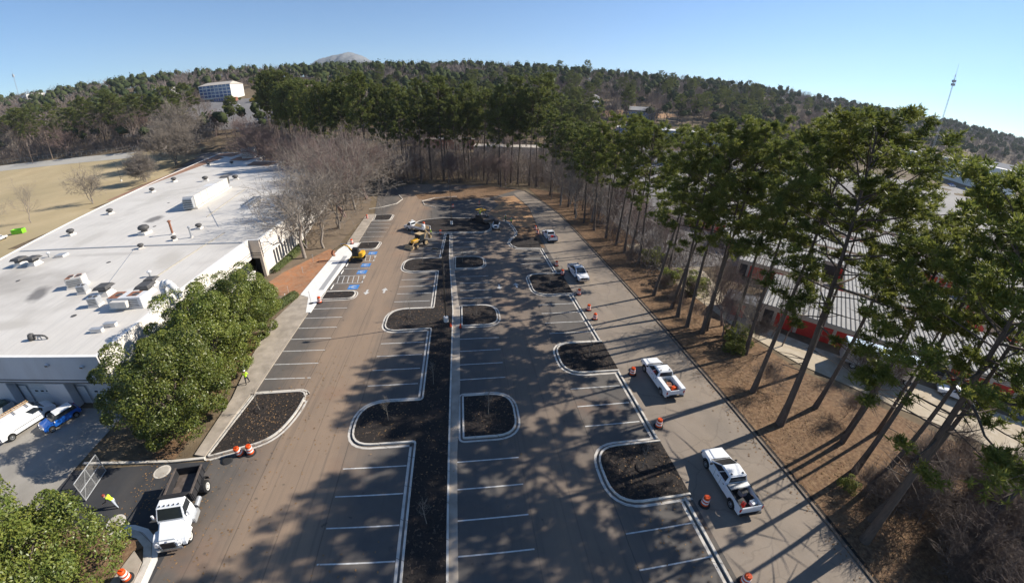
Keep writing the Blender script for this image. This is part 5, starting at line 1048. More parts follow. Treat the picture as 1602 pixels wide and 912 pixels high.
leafmat('magnolia', (0.10, 0.142, 0.026), (0.245, 0.255, 0.050), (0.075, 0.115, 0.023), 0.25, .5, .6)
MATS['magnolia'].node_tree.nodes['Principled BSDF'].inputs['Roughness'].default_value = .42; MATS['magnolia'].node_tree.nodes['Principled BSDF'].inputs['Specular IOR Level'].default_value = .5
def pine(seed, H, cb, Rc, nl, sec, tf, blades, L, w, lean=0.0, dead=8, nmat='needles', bow=.5):
    r = np.random.default_rng(seed); wd = Wood(); zs = np.linspace(0, H, 11); ph = r.uniform(0, 6.28)
    cx = bow*np.sin(zs/H*2.6+ph)-bow*np.sin(ph)+lean*zs/H*H*.06; cy = bow*np.cos(zs/H*2.1+ph*1.7)-bow*np.cos(ph*1.7)
    r0 = H*.0098; rad = r0*(1-.83*(zs/H))*(1+.35*np.exp(-zs*1.3)); tr = np.stack([cx, cy, zs], 1); wd.branch(tr, rad, 9)
    at = lambda z: np.array([np.interp(z, zs, cx), np.interp(z, zs, cy), z]); C = []; D = []
    for i in range(dead):
        z = H*r.uniform(.22, cb+.05); a = r.uniform(0, 6.28); l = r.uniform(.8, 2.6); p = at(z); d = np.array([math.cos(a), math.sin(a), r.uniform(-.25, .3)])
        wd.branch([p, p+d*l*.5, p+d*l+np.array([0, 0, r.uniform(-.3, .3)])], [.05, .03, .01], 4)
    for i in range(nl):
        t = ((i+r.uniform(0, 1))/nl)**.85; z = H*(cb+(0.985-cb)*t); a = i*2.4+r.uniform(-.5, .5); shape = (1-t**2.6)**.55*(.62+.38*math.sin(min(1, t*2.2)*1.57)); l = Rc*shape*r.uniform(.6, 1.12)+.5
        el = -.1+.95*t**1.3+r.uniform(-.15, .15); p = at(z); d = np.array([math.cos(a)*math.cos(el), math.sin(a)*math.cos(el), math.sin(el)]); n_ = 5; s = np.linspace(0, 1, n_)
        pts = p+d*l*s[:, None]+np.array([0, 0, 1])*(l*.18*(s**2))[:, None]+r.normal(0, .06*l, (n_, 3))*s[:, None]*.6; wd.branch(pts, np.linspace(.011*l+.018, .008, n_), 4)
        dens = 1 if t > .15 else .45
        for j in range(max(2, int(sec*shape*dens+1))):
            u = r.uniform(.28, 1.0)**.8; q0 = np.array([np.interp(u, s, pts[:, c]) for c in range(3)]); side = np.array([-math.sin(a), math.cos(a), 0])*r.choice([-1, 1]); dd = unit(d*r.uniform(.3, 1)+side*r.uniform(.2, 1.1)+np.array([0, 0, r.uniform(-.1, .75)])); ll = l*r.uniform(.14, .34)+.35
            e = q0+dd*ll; wd.branch([q0, e], [.012, .006], 3); m_ = int(tf*r.uniform(.7, 1.3)); f = r.uniform(.62, 1.12, (m_, 1)); C.append(q0+dd*ll*f+r.normal(0, .13+.045*ll, (m_, 3))*np.array([1.15, 1.15, .7])); D.append(unit(np.tile(dd, (m_, 1))*.6+np.array([0, 0, .75])+r.normal(0, .35, (m_, 3))))
    V, F = tufts(np.concatenate(C), np.concatenate(D), L, w, blades); return wd.mesh('trunk', 'pine_bark'), npmesh('crown', V, F, nmat)
def bare(seed, H, spread, levels, up=.35, m_='bare_bark', trunk=.22, r0=None, kids=(5, 4, 4, 3), multi=1, twig=.9, floor=1.0):
    r = np.random.default_rng(seed); big = Wood(); fine = Wood()
    def grow(p, d, l, rad, lv):
        n_ = 5 if lv < 2 else 3; s = np.linspace(0, 1, n_); dev = r.normal(0, .09*l, (n_, 3))*s[:, None]; pts = p+d*l*s[:, None]+dev+np.array([0, 0, 1])*(up*.25*l*s**2)[:, None]
        (big if lv < 2 else fine).branch(pts, np.maximum(np.linspace(rad, rad*.45, n_), .011*floor if lv < levels else .0065*floor), 7 if lv == 0 else (5 if lv == 1 else 3))
        if lv >= levels: return
        nk = kids[min(lv, len(kids)-1)]; nk = max(2, int(round(nk*r.uniform(.75, 1.3))))
        for i in range(nk):
            u = r.uniform(.35 if lv else .45, 1.0) if i else 1.0; q0 = np.array([np.interp(u, s, pts[:, c]) for c in range(3)]); rd = unit(r.normal(size=3)); nd_ = unit(d*(.9 if lv else .8)+rd*spread*(.85 if i else .4)+np.array([0, 0, up*(1 if lv < 3 else .4)]))
            grow(q0, nd_, l*r.uniform(.55, .82)*(twig if lv > 1 else 1), rad*(.55 if i else .7)*(1-.3*u), lv+1)
    for k_ in range(multi):
        d = unit(np.array([r.normal(0, .06+.14*(multi > 1)), r.normal(0, .06+.14*(multi > 1)), 1.0])); grow(np.array([r.normal(0, .12*(multi > 1)), r.normal(0, .12*(multi > 1)), 0.0]), d, H*trunk*r.uniform(.9, 1.15), (r0 or H*.0095)/(1+.5*(multi-1)), 0)
    zmax = max(v[:, 2].max() for v in fine.V); k_ = H/zmax
    for W_ in (big, fine): W_.V = [v*k_ for v in W_.V]
    return big.mesh('trunk', m_), fine.mesh('crown', m_, False)
def leafy(seed, rx, ry, H, lumps, per, ll, lw, m_='magnolia', base=.5, lump_r=(1.0, 1.7), inner=3000):
    r = np.random.default_rng(seed); P = []; N = []
    u = unit(r.normal(size=(lumps, 3))); u[:, 2] = np.where(r.uniform(size=lumps) < .42, -np.abs(u[:, 2])*.75, np.abs(u[:, 2])); sc = np.array([rx, ry, (H-base)*.62]); k_ = r.uniform(.52, 1.06, (lumps, 1)); c = u*sc*k_+np.array([0, 0, base+(H-base)*.38])
    for i in range(lumps):
        d = unit(r.normal(size=(per, 3))+u[i]*.8); rad = r.uniform(*lump_r)*r.uniform(.75, 1.08, (per, 1)); sq = np.array([1, 1, .8]); P.append(c[i]+d*rad*sq); N.append(d)
    d = unit(r.normal(size=(inner, 3))); P.append(d*sc*r.uniform(.35, .85, (inner, 1))+np.array([0, 0, base+(H-base)*.42])); N.append(d)
    P = np.concatenate(P); N = np.concatenate(N); ok = P[:, 2] > .15; P, N = P[ok], N[ok]; n = len(P)
    nn = unit(N*.7+r.normal(0, .55, (n, 3))+np.array([0, 0, .35])); a = unit(np.cross(nn, unit(r.normal(size=(n, 3))))); b = np.cross(nn, a); s = r.uniform(.7, 1.3, (n, 1))
    V = np.stack([P-a*ll*s*.5, P+b*lw*s*.5+nn*.02, P+a*ll*s*.5-nn*.05, P-b*lw*s*.5+nn*.02], 1).reshape(-1, 3)
    wd = Wood()
    for k_ in range(7):
        a_ = k_*.9+r.uniform(0, .5); e = np.array([math.cos(a_)*rx*.55, math.sin(a_)*ry*.55, H*.62]); wd.branch([np.array([0, 0, 0]), e*.35+np.array([0, 0, .6]), e], [.22, .13, .04], 6)
    wd.branch([np.array([0, 0, -.05]), np.array([.1, 0, H*.45]), np.array([0, .1, H*.85])], [.3, .2, .05], 8)
    return wd.mesh('trunk', 'bare_bark_dark'), npmesh('crown', V, np.arange(n*4).reshape(-1, 4), m_)
PINES = [pine(1, 26, .46, 5.2, 34, 6, 18, 13, .30, .034, .3), pine(2, 27, .54, 4.8, 30, 6, 18, 13, .30, .034, -.2), pine(3, 25, .40, 6.4, 44, 8, 18, 14, .30, .034, .5), pine(4, 27, .56, 5.2, 30, 7, 18, 13, .30, .034, 0), pine(5, 24, .50, 3.8, 22, 6, 11, 13, .30, .034, -.4), pine(6, 25, .64, 3.4, 16, 6, 11, 13, .30, .034, .2, 14)]
PFAR = [pine(21, 27, .46, 4.8, 34, 7, 6, 7, .62, .105, 0, 4, 'needles_far'), pine(22, 27, .52, 4.6, 30, 7, 6, 7, .62, .105, .2, 4, 'needles_far'), pine(23, 26, .42, 5.2, 34, 7, 6, 7, .62, .105, -.2, 4, 'needles_far'), pine(24, 25, .58, 4.8, 28, 8, 6, 7, .62, .105, 0, 4, 'needles_far')]
BARE = [bare(31, 20, 1.25, 6, .16, 'bare_bark', .17, kids=(6, 5, 4, 3, 2, 2)), bare(32, 20, 1.15, 6, .2, 'bare_bark', .20, kids=(5, 5, 4, 3, 2, 2)), bare(33, 18, 1.2, 5, .15, 'bare_bark', .14, kids=(5, 5, 4, 3, 3), multi=3), bare(34, 20, .75, 5, .40, 'bare_bark_dark', .28, kids=(5, 4, 4, 3, 3)), bare(35, 20, 1.0, 5, .24, 'bare_bark_red', .18, kids=(6, 5, 4, 4, 3), multi=2)]
BIGBARE = bare(41, 20, 1.15, 6, .16, 'bare_bark', .12, kids=(6, 5, 4, 4, 3, 3), multi=4)
SCRUB = [bare(51, 4, 1.0, 4, .14, 'bare_bark_dark', .2, r0=.03, kids=(5, 5, 4, 3), multi=6, floor=.45), bare(52, 4, 1.1, 4, .10, 'bare_bark_dark', .2, r0=.028, kids=(5, 5, 4, 3), multi=6, floor=.4)]
BUSH = [leafy(61, 1.6, 1.6, 2.6, 14, 130, .22, .12, 'needles', .1, (.5, .8), 600)]
def tree(kind, label, cat, proto, loc, s, group=None, tilt=(0, 0), sxy=1.0, rz=None):
    o = thing(kind, label, cat, loc, rnd.uniform(0, 6.28) if rz is None else rz, group); o.rotation_euler = (tilt[0], tilt[1], o.rotation_euler[2]); o.scale = (s*sxy, s*sxy, s)
    for nm, me in zip(('trunk', 'crown'), proto):
        c = bpy.data.objects.new(nm, me); COL.objects.link(c); c.parent = o
    return o
# ---------------------------------------------------------------- roadside pines on the right
near = [(30.9, 52.7, 25, 0), (31.7, 48.1, 25, 1), (31.4, 45.6, 26, 4), (31.3, 42.7, 26, 2), (32.7, 40.9, 27, 3), (33.7, 41.5, 24, 4), (35.7, 39.1, 25, 5), (35.7, 35.4, 26, 0), (31.7, 28.5, 27.5, 3), (37.4, 24.9, 25, 5), (31.3, 23.4, 28.2, 2), (38.0, 20.9, 21, 5), (41.7, 20.2, 20, 5), (36.3, 19.9, 22, 5), (34.4, 16.5, 26, 4), (35.4, 14.9, 24, 5), (29.6, 10.6, 26.5, 2), (31.7, 12.0, 25, 4), (33.9, 77.7, 26, 0), (33.9, 72.8, 25, 1), (35.4, 72.9, 24, 4), (33.1, 82.2, 26, 3), (34.6, 67.0, 24.5, 2), (37.6, 61.0, 24, 0), (40.5, 30.5, 23, 5), (39.5, 8.5, 25, 5)]
PG = 'tall pines in the strip beside the access road'
for i, (x, y, h, k_) in enumerate(near):
    lb = 'tall pine with dark trunk in the leaf-covered strip beside the access road'; g = PG
    if (x, y) == (31.3, 23.4): lb, g = 'thick-trunked pine with the broadest crown, level with the service pickup', None
    if (x, y) == (29.6, 10.6): lb, g = 'thick leaning pine rooted right at the road kerb across from the tool-chest pickup', None
    s = h/(26, 27, 25, 27, 24, 25)[k_]
    tree('pine_tree', lb, 'tree', PINES[k_], (x, y, -.05), s, g, (R(rnd.uniform(-2, 2)), R(rnd.uniform(-5, -1))), 1.0 if g else 1.25)
for i, (x, y, h) in enumerate([(32.2, 88.5, 23), (31.6, 94.9, 22), (31.4, 103.4, 22), (31.8, 112.2, 23), (30.8, 118.2, 22), (36, 90, 21), (37, 99, 20), (35, 108, 21), (36, 120, 22), (33, 126, 24), (29.5, 128, 25), (42, 112, 20)]):
    tree('pine_tree', 'pine at the far bend of the access road', 'tree', PFAR[i % 4], (x, y, 0), h/26, 'pines at the bend of the access road', sxy=1.05)
for i, (x, y, h) in enumerate([(30.4, 99, 20), (32.6, 107, 22), (29.8, 114, 21), (33.5, 116, 23), (28.6, 122, 22), (34, 96, 20)]):
    tree('bare_tree', 'pale bare tree at the far bend of the access road', 'tree', BARE[(1, 3, 0)[i % 3]], (x, y, 0), h/20, 'bare trees at the bend of the access road', sxy=.8)
# ---------------------------------------------------------------- pines closing the lot at the far end
rr = random.Random(5)
for i in range(30):
    x = -36+i*2.3+rr.uniform(-1.6, 1.6); y = 151-abs(x+6)*.0-max(0, x-2)*.42+rr.uniform(-3, 9)
    if i % 3 == 2: y += 10
    h = 33.5+rr.uniform(-6, 4); tree('pine_tree', 'tall pine in the dark row closing the far end of the lot', 'tree', PFAR[i % 4], (x, y, terrain(x, y)), h/26.5, 'pines closing the far end of the lot', (R(rr.uniform(-2, 2)), R(rr.uniform(-2, 2))), rr.uniform(.66, 1.0))
for i in range(30):
    x = -44-i*2.75+rr.uniform(-2, 2); y = 164+(-44-x)*1.35+rr.uniform(-8, 10); h = 33.5+(-44-x)*.07+rr.uniform(-4, 2.5)
    tree('pine_tree', 'tall dense pine behind the stepped end of the white building', 'tree', PFAR[(i*3) % 4], (x, y, terrain(x, y)), h/26.5, 'pines behind the white building', sxy=rr.uniform(.75, 1.1))
# ---------------------------------------------------------------- bare trees between building and lot, and around the field
bl = [(-31.8, 73.9, 21, 0), (-29.8, 79.4, 20, 1), (-33.8, 80, 17, 2), (-30.5, 94, 22, 2), (-31.5, 104, 22, 4), (-31, 112, 22, 0), (-36, 120, 23, 2), (-30, 125, 24, 4), (-43.5, 126, 23, 0), (-36, 133, 23, 1), (-47, 138, 23, 4), (-41, 146, 23, 3), (-54, 150, 24, 4), (-62, 158, 24, 0), (-70, 168, 24, 4), (-88, 186, 25, 4), (-28, 134, 21, 2), (-97, 202, 25, 4)]
for i, (x, y, h, k_) in enumerate(bl):
    if i < 3: lb, g = ('bare grey tree nearest the excavator, branches over the roof edge', 'bare pale tree right behind the excavator by the pavement', 'bare many-stemmed tree against the white wall')[i], None
    else: lb, g = 'bare leafless tree crowding the east wall of the white building', 'bare trees along the white building'
    tree('bare_tree', lb, 'tree', BARE[k_], (x, y, terrain(x, y)-.05), h/(18 if k_ == 2 else 20), g, sxy=1.1)
tree('bare_tree', 'huge spreading bare tree where the dry field meets the roof corner', 'tree', BIGBARE, (-163, 240, terrain(-163, 240)), 34/20, None, (0, 0), 1.35)
tree('bare_tree', 'large bare tree left of the huge spreading one at the field corner', 'tree', BIGBARE, (-152, 214, terrain(-152, 214)), 28/20, None, (0, 0), 1.3, 2.0)
tree('bare_tree', 'mid-sized bare tree between the dry field and the white roof', 'tree', BIGBARE, (-142, 176, 0), 17/20, None, (0, 0), 1.2, 1.0); tree('bare_tree', 'small bare tree at the field edge behind the roof', 'tree', BARE[2], (-136.5, 139, 0), 15.5/18, None); tree('bare_tree', 'slim bare tree at the field edge by the green container', 'tree', BARE[1], (-141, 117, 0), 15/20, None, sxy=.8); tree('bare_tree', 'bare tree cut by the frame beside the white parked vehicles', 'tree', BARE[0], (-137, 101, 0), 15/20, None)
# wood behind the running track
for i in range(46):
    x = -345+i*3.6+rr.uniform(-4, 4); y = 268+rr.uniform(0, 45)+(8 if i % 3 else 0)
    if i % 5 in (0, 2): tree('pine_tree', 'dark pine in the wood behind the running track', 'tree', PFAR[i % 4], (x, y, terrain(x, y)), (31+rr.uniform(-4, 5))/26.5, 'pines behind the running track', sxy=1.25)
    else: tree('bare_tree', 'bare tree in the wood behind the running track', 'tree', BARE[(3, 4, 1, 3)[i % 4]], (x, y, terrain(x, y)), (27+rr.uniform(-5, 5))/20, 'bare trees behind the running track', sxy=1.15)
# understorey: evergreen bushes and scrub under the roadside pines and at the lot's end
for i, (x, y, s) in enumerate([(34, 36, .8), (35.5, 37.5, 1.0), (37.5, 39.5, .8), (32, 15.2, .5), (38, 53, 1.4), (36, 57, 1.1), (37, 66, 1.3)]):
    tree('evergreen_bush', 'low dark evergreen bush among the roadside pines', 'bush', BUSH[0], (x, y, 0), s, 'evergreen bushes under the roadside pines')
for i in range(78):
    if i < 60: x, y, s = 33.5+rr.uniform(-1, 14), rr.uniform(2, 15), rr.uniform(.8, 1.9)
    else: x, y, s = 33+rr.uniform(-1, 7), rr.uniform(20, 110), rr.uniform(.7, 1.4)
    tree('bare_shrub', 'tangled leafless shrub on the leaf litter under the pines', 'shrub', SCRUB[i % 2], (x, y, 0), s, 'leafless shrubs under the roadside pines')
for i in range(26):
    x, y = rr.uniform(-30, 34), rr.uniform(150, 162); y -= max(0, x-2)*.45
    tree('bare_tree', 'thin bare understorey tree among the far row of pines', 'tree', BARE[(3, 1, 4)[i % 3]], (x, y, terrain(x, y)), rr.uniform(.45, .85), 'thin bare trees among the far pines', sxy=.8)
for i in range(22):
    x, y = rr.uniform(33, 46), rr.uniform(30, 135)
    tree('bare_tree', 'thin bare understorey tree among the roadside pines', 'tree', BARE[(3, 1, 4)[i % 3]], (x, y, 0), rr.uniform(.4, .8), 'thin bare trees among the roadside pines', sxy=.75)
# broad-leaved evergreens by the front corner and at the bottom left
MAG = [leafy(71, 4.9, 4.4, 9.4, 90, 520, .20, .095, lump_r=(.5, 1.5), inner=5000), leafy(72, 4.8, 4.8, 10.0, 90, 520, .20, .095, lump_r=(.5, 1.5), inner=5000), leafy(73, 6.6, 5.8, 8.8, 125, 480, .20, .095, lump_r=(.5, 1.5), inner=6000)]
for x, y, s, k_, lb in ((-29.0, 29.0, 1.10, 0, 'dense glossy magnolia at the front corner of the white building'), (-29.6, 36.6, 1.08, 1, 'dense glossy magnolia in the middle of the clump beside the pavement'), (-29.5, 44.0, 1.06, 0, 'dense glossy magnolia in the clump next to the ribbon window'), (-29.6, 49.4, .62, 1, 'smaller magnolia at the lawn end of the clump')):
    tree('magnolia_tree', lb, 'tree', MAG[k_], (x, y, 0), s, None)
tree('magnolia_tree', 'broad glossy magnolia across the driveway from the dump truck', 'tree', MAG[2], (-30.0, 9.8, 0), 1.08, None, rz=.4); tree('magnolia_tree', 'broad glossy magnolia next to the one across from the dump truck, nearer the yard', 'tree', MAG[2], (-39.5, 12.5, 0), .95, None, rz=2.4)
def hedge(label, pts, w, h, n):
    o = thing('hedge', label, 'hedge', (pts[0][0], pts[0][1], 0)); P0 = np.array(pts, float)-np.array(pts[0]); seg = rng.integers(0, len(pts)-1, n); t = rng.uniform(0, 1, (n, 1)); a, b = P0[seg], P0[seg+1]; c = a+(b-a)*t; nrm = unit(np.stack([-(b-a)[:, 1], (b-a)[:, 0]], 1))
    th = rng.uniform(0, np.pi, (n, 1)); k_ = rng.uniform(.75, 1.08, (n, 1)); P = np.concatenate([c+nrm*np.cos(th)*w/2*k_, (np.sin(th)**.5)*h*k_], 1); N = np.concatenate([nrm*np.cos(th), np.sin(th)], 1); nn = unit(N+rng.normal(0, .5, (n, 3))); a_ = unit(np.cross(nn, unit(rng.normal(size=(n, 3))))); b_ = np.cross(nn, a_)
    V = np.stack([P-a_*.11, P+b_*.06, P+a_*.11, P-b_*.06], 1).reshape(-1, 3); c_ = bpy.data.objects.new('foliage', npmesh('foliage', V, np.arange(n*4).reshape(-1, 4), 'hedge_leaf')); COL.objects.link(c_); c_.parent = o
    for i in range(10): st = MB(); u = i/9*(len(pts)-1); j = min(int(u), len(pts)-2); p = P0[j]+(P0[j+1]-P0[j])*(u-j); st.cyl((p[0], p[1], 0), (p[0]+rnd.uniform(-.2, .2), p[1]+rnd.uniform(-.2, .2), h*.8), .03, .01, 4); st.build('stem', 'bark_grey', o)
leafmat('hedge_leaf', (0.10, 0.135, 0.04), (0.16, 0.18, 0.06), (0.07, 0.10, 0.03), .2, .5, 1.0)
hedge('low green clipped hedge between the magnolias and the access ramp', [(-29.6, 47), (-28.6, 51.6), (-27.1, 56.6)], 1.5, 1.1, 6000); hedge('low green hedge along the foot of the white wall behind the red soil', [(-34.9, 66.5), (-34.8, 74), (-34.9, 82)], 1.3, .9, 4500)

# ---------------------------------------------------------------- wooded hills behind: single trees first, then the far mass
rr = random.Random(9)
def clear(x, y):
    if west_x(y)-25 < x < -36 and y < 225: return False
    if x < -100 and y < 275: return False
    if -270 < x < -148 and 300 < y < 500: return False
    if 95 < x < 215 and 215 < y < 330: return False
    if (x-165)**2/50**2+(y-372)**2/24**2 < 1: return False
    if x > 40 and y < 200-.1*(x-40): return False
    if 280 < x < 660 and 150 < y < 330: return False
    if -40 < x < 40 and y < 168: return False
    return True
n = 0
while n < 300:
    az = R(rr.uniform(-56, 66) if n < 190 else rr.uniform(8, 66)); d = rr.uniform(185, 470)*(1+.25*abs(az)) if n < 190 else rr.uniform(230, 640); x, y = d*math.sin(az), d*math.cos(az)
    if not clear(x, y): continue
    n += 1
    if rr.random() < .5: tree('pine_tree', 'pine on the wooded hillside beyond the lot', 'tree', PFAR[n % 4], (x, y, terrain(x, y)-.3), rr.uniform(.72, 1.05), 'pines on the wooded hillside', sxy=1.2)
    else: tree('bare_tree', 'bare tree on the wooded hillside beyond the lot', 'tree', BARE[(3, 4, 1, 4)[n % 4]], (x, y, terrain(x, y)-.3), rr.uniform(.75, 1.05), 'bare trees on the wooded hillside', sxy=1.25)
leafmat('far_pine', (0.050, 0.068, 0.028), (0.092, 0.105, 0.042), (0.04, 0.055, 0.026), .12, .5, .03); MATS['far_pine'].node_tree.nodes['Principled BSDF'].inputs['Roughness'].default_value = .95; MATS['far_pine'].node_tree.nodes['Principled BSDF'].inputs['Specular IOR Level'].default_value = .02; leafmat('far_twigs', (0.15, 0.118, 0.10), (0.215, 0.172, 0.148), (0.125, 0.10, 0.085), .1, .6, .02)
def far_wood(name, label, cnt, m_, per, size, seed, ok):
    r = np.random.default_rng(seed); X = []
    while len(X) < cnt:
        az = R(r.uniform(-64, 74)); d = 215+r.uniform(0, 1)**.8*760; d *= 1+(.55 if az < 0 else .95)*abs(math.sin(az)); x, y = d*math.sin(az), d*math.cos(az)
        if y > 800 or not clear(x, y) or (d < 330 and r.uniform() < .35): continue
        if ok(x, y, r): X.append((x, y, terrain(x, y)))
    X = np.array(X); h = 12+11*r.uniform(0, 1, cnt)**1.4; u = unit(r.normal(size=(cnt, per, 3))); k_ = r.uniform(.45, 1, (cnt, per, 1)); w = r.uniform(3.0, 5.6, (cnt, 1, 1))
    P = X[:, None]+u*k_*np.concatenate([np.broadcast_to(w, (cnt, per, 1))]*2+[np.broadcast_to((h*.30)[:, None, None], (cnt, per, 1))], 2); P[:, :, 2] += (h*.70)[:, None]
    if name == 'far_bare_wood': P[:, :, 2] -= r.uniform(0, .5, (cnt, per))*h[:, None]
    P = P.reshape(-1, 3); n = len(P); nn = unit(r.normal(size=(n, 3))+np.array([0, -.3, .4])); a = unit(np.cross(nn, unit(r.normal(size=(n, 3))))); b = np.cross(nn, a); s = r.uniform(.6, 1.3, (n, 1))*size
    if name == 'far_bare_wood': a = unit(a*.5+np.array([0, 0, .9])); b = unit(np.cross(nn, a)); V = np.stack([P-a*s-b*s*.16, P-a*s+b*s*.16, P+a*s], 1).reshape(-1, 3); F = np.arange(n*3).reshape(-1, 3)
    else: V = np.stack([P-a*s, P+b*s*.7, P+a*s, P-b*s*.7], 1).reshape(-1, 3); F = np.arange(n*4).reshape(-1, 4)
    if name == 'far_pine_wood':       # rounded crown mass under the loose foliage
        bm = bmesh.new(); bmesh.ops.create_icosphere(bm, subdivisions=2, radius=1); bm.verts.ensure_lookup_table(); B = np.array([v.co[:] for v in bm.verts]); BF = np.array([[v.index for v in f.verts] for f in bm.faces]); bm.free()
        rad = r.uniform(.6, 1.0, (cnt, len(B), 1))*np.concatenate([np.broadcast_to(w, (cnt, len(B), 1))]*2+[np.broadcast_to((h*.21)[:, None, None], (cnt, len(B), 1))], 2); C_ = X[:, None]+B[None]*rad; C_[:, :, 2] += (h*.70)[:, None]
        V2 = C_.reshape(-1, 3); F2 = (BF[None]+(np.arange(cnt)*len(B))[:, None, None]).reshape(-1, 3)
        c_ = bpy.data.objects.new('far_pine_crowns', npmesh('far_pine_crowns', V2, F2, m_, True)); COL.objects.link(c_); tag(c_, 'rounded dark evergreen crowns of the far hills', 'wood', kind='stuff')
    o = bpy.data.objects.new(name, npmesh(name, V, F, m_)); COL.objects.link(o); tag(o, label, 'wood', kind='stuff')
    T_ = np.stack([X, X+np.stack([np.zeros(cnt), np.zeros(cnt), h*.8], 1)], 1); w2 = np.array([.22, 0, 0]); w3 = np.array([0, .22, 0])
    V = np.concatenate([np.stack([T_[:, 0]-q_, T_[:, 0]+q_, T_[:, 1]], 1).reshape(-1, 3) for q_ in (w2, w3)]); t = bpy.data.objects.new('trunks', npmesh('trunks', V, np.arange(len(V)).reshape(-1, 3), 'bare_bark_dark')); COL.objects.link(t); t.parent = o; t['kind'] = 'stuff'
patchy = lambda x, y: math.sin(x*.021+2)*math.sin(y*.017+1)+.6*math.sin(x*.05+y*.03)
far_wood('far_pine_wood', 'dark evergreen woods covering the far hills', 4600, 'far_pine', 36, .85, 3, lambda x, y, r: patchy(x, y) > r.normal(-.35, .5))
far_wood('far_bare_wood', 'grey leafless woods covering the far hills', 6000, 'far_twigs', 64, 1.5, 4, lambda x, y, r: patchy(x, y) < r.normal(.1, .6))

def undergrowth():
    r = np.random.default_rng(17); X = []; want = 5200
    while len(X) < want:
        k_ = r.uniform()
        if k_ < .34: x, y = r.uniform(-42, 44), 0; y = 150-max(0, x-2)*.42+r.uniform(2, 60)
        elif k_ < .55: t = r.uniform(); x = -46-t*95+r.normal(0, 5); y = 158+t*95+r.uniform(-6, 60)
        elif k_ < .82: x, y = r.uniform(-360, -165), r.uniform(264, 330)
        else: x, y = r.uniform(34, 52), r.uniform(60, 190)
        X.append((x, y, terrain(x, y)))
    X = np.array(X); per = 34; h = r.uniform(2.5, 11, want); P = X[:, None]+r.normal(size=(want, per, 3))*np.array([1.3, 1.3, 0]); P[:, :, 2] += r.uniform(.05, 1, (want, per))*h[:, None]; P = P.reshape(-1, 3); n = len(P)
    a = unit(np.array([0, 0, 1.0])+r.normal(0, .55, (n, 3))); b = unit(np.cross(a, r.normal(size=(n, 3)))); s = r.uniform(.5, 1.5, (n, 1)); V = np.stack([P-a*s-b*.035, P-a*s+b*.035, P+a*s], 1).reshape(-1, 3)
    V[:, 2] = np.maximum(V[:, 2], np.repeat(np.repeat(X[:, 2], per), 3)-.05)
    o = bpy.data.objects.new('undergrowth', npmesh('undergrowth', V, np.arange(n*3).reshape(-1, 3), 'far_twigs')); COL.objects.link(o); tag(o, 'grey leafless undergrowth filling the woods around the lot', 'undergrowth', kind='stuff')
undergrowth()

# ---------------------------------------------------------------- granite dome on the horizon
def dome():
    n = 60; m_ = 14; v = []; f = []
    for i in range(n+1):
        u = i/n*2-1
        for j in range(m_+1):
            t = j/m_*math.pi; prof = (1-abs(u)**1.7)**1.15*(1+.05*math.sin(u*9)+.03*math.sin(u*23))
            v.append((u*330+40*math.sin(u*2), math.cos(t)*420, math.sin(t)**.8*160*prof+(6*math.sin(u*31+t*5) if prof > .1 else 0)))
    for i in range(n):
        for j in range(m_): a = i*(m_+1)+j; f.append((a, a+1, a+m_+2, a+m_+1))
    mb = MB(); mb.add(v, f); mt = bpy.data.materials.new('granite'); mt.use_nodes = True; nt = mt.node_tree; p = nt.nodes['Principled BSDF']; p.inputs['Roughness'].default_value = .9
    g = nd(nt, 'ShaderNodeTexCoord'); sx = nd(nt, 'ShaderNodeSeparateXYZ'); nt.links.new(g.outputs['Object'], sx.inputs[0]); mr = nd(nt, 'ShaderNodeMapRange'); mr.inputs[1].default_value = 55; mr.inputs[2].default_value = 110
    ad = nd(nt, 'ShaderNodeMath', operation='MULTIPLY_ADD'); nt.links.new(noise(nt, .018, 6, .2, .8), ad.inputs[0]); ad.inputs[1].default_value = 70; nt.links.new(sx.outputs['Z'], ad.inputs[2]); nt.links.new(ad.outputs[0], mr.inputs[0])
    c = ramp_mix(nt, noise(nt, .03, 6, .35, .65, stretch=(1, 1, 3)), (.19, .19, .19), (.10, .11, .115)); nt.links.new(ramp_mix(nt, mr.outputs[0], (.07, .085, .07), c), p.inputs['Base Color']); MATS['granite'] = mt
    o = mb.build('granite_mountain', 'granite', smooth=True); tag(o, kind='structure'); o.location = DOME; return o
DOME = (-1045, 4200, 322)
dome()

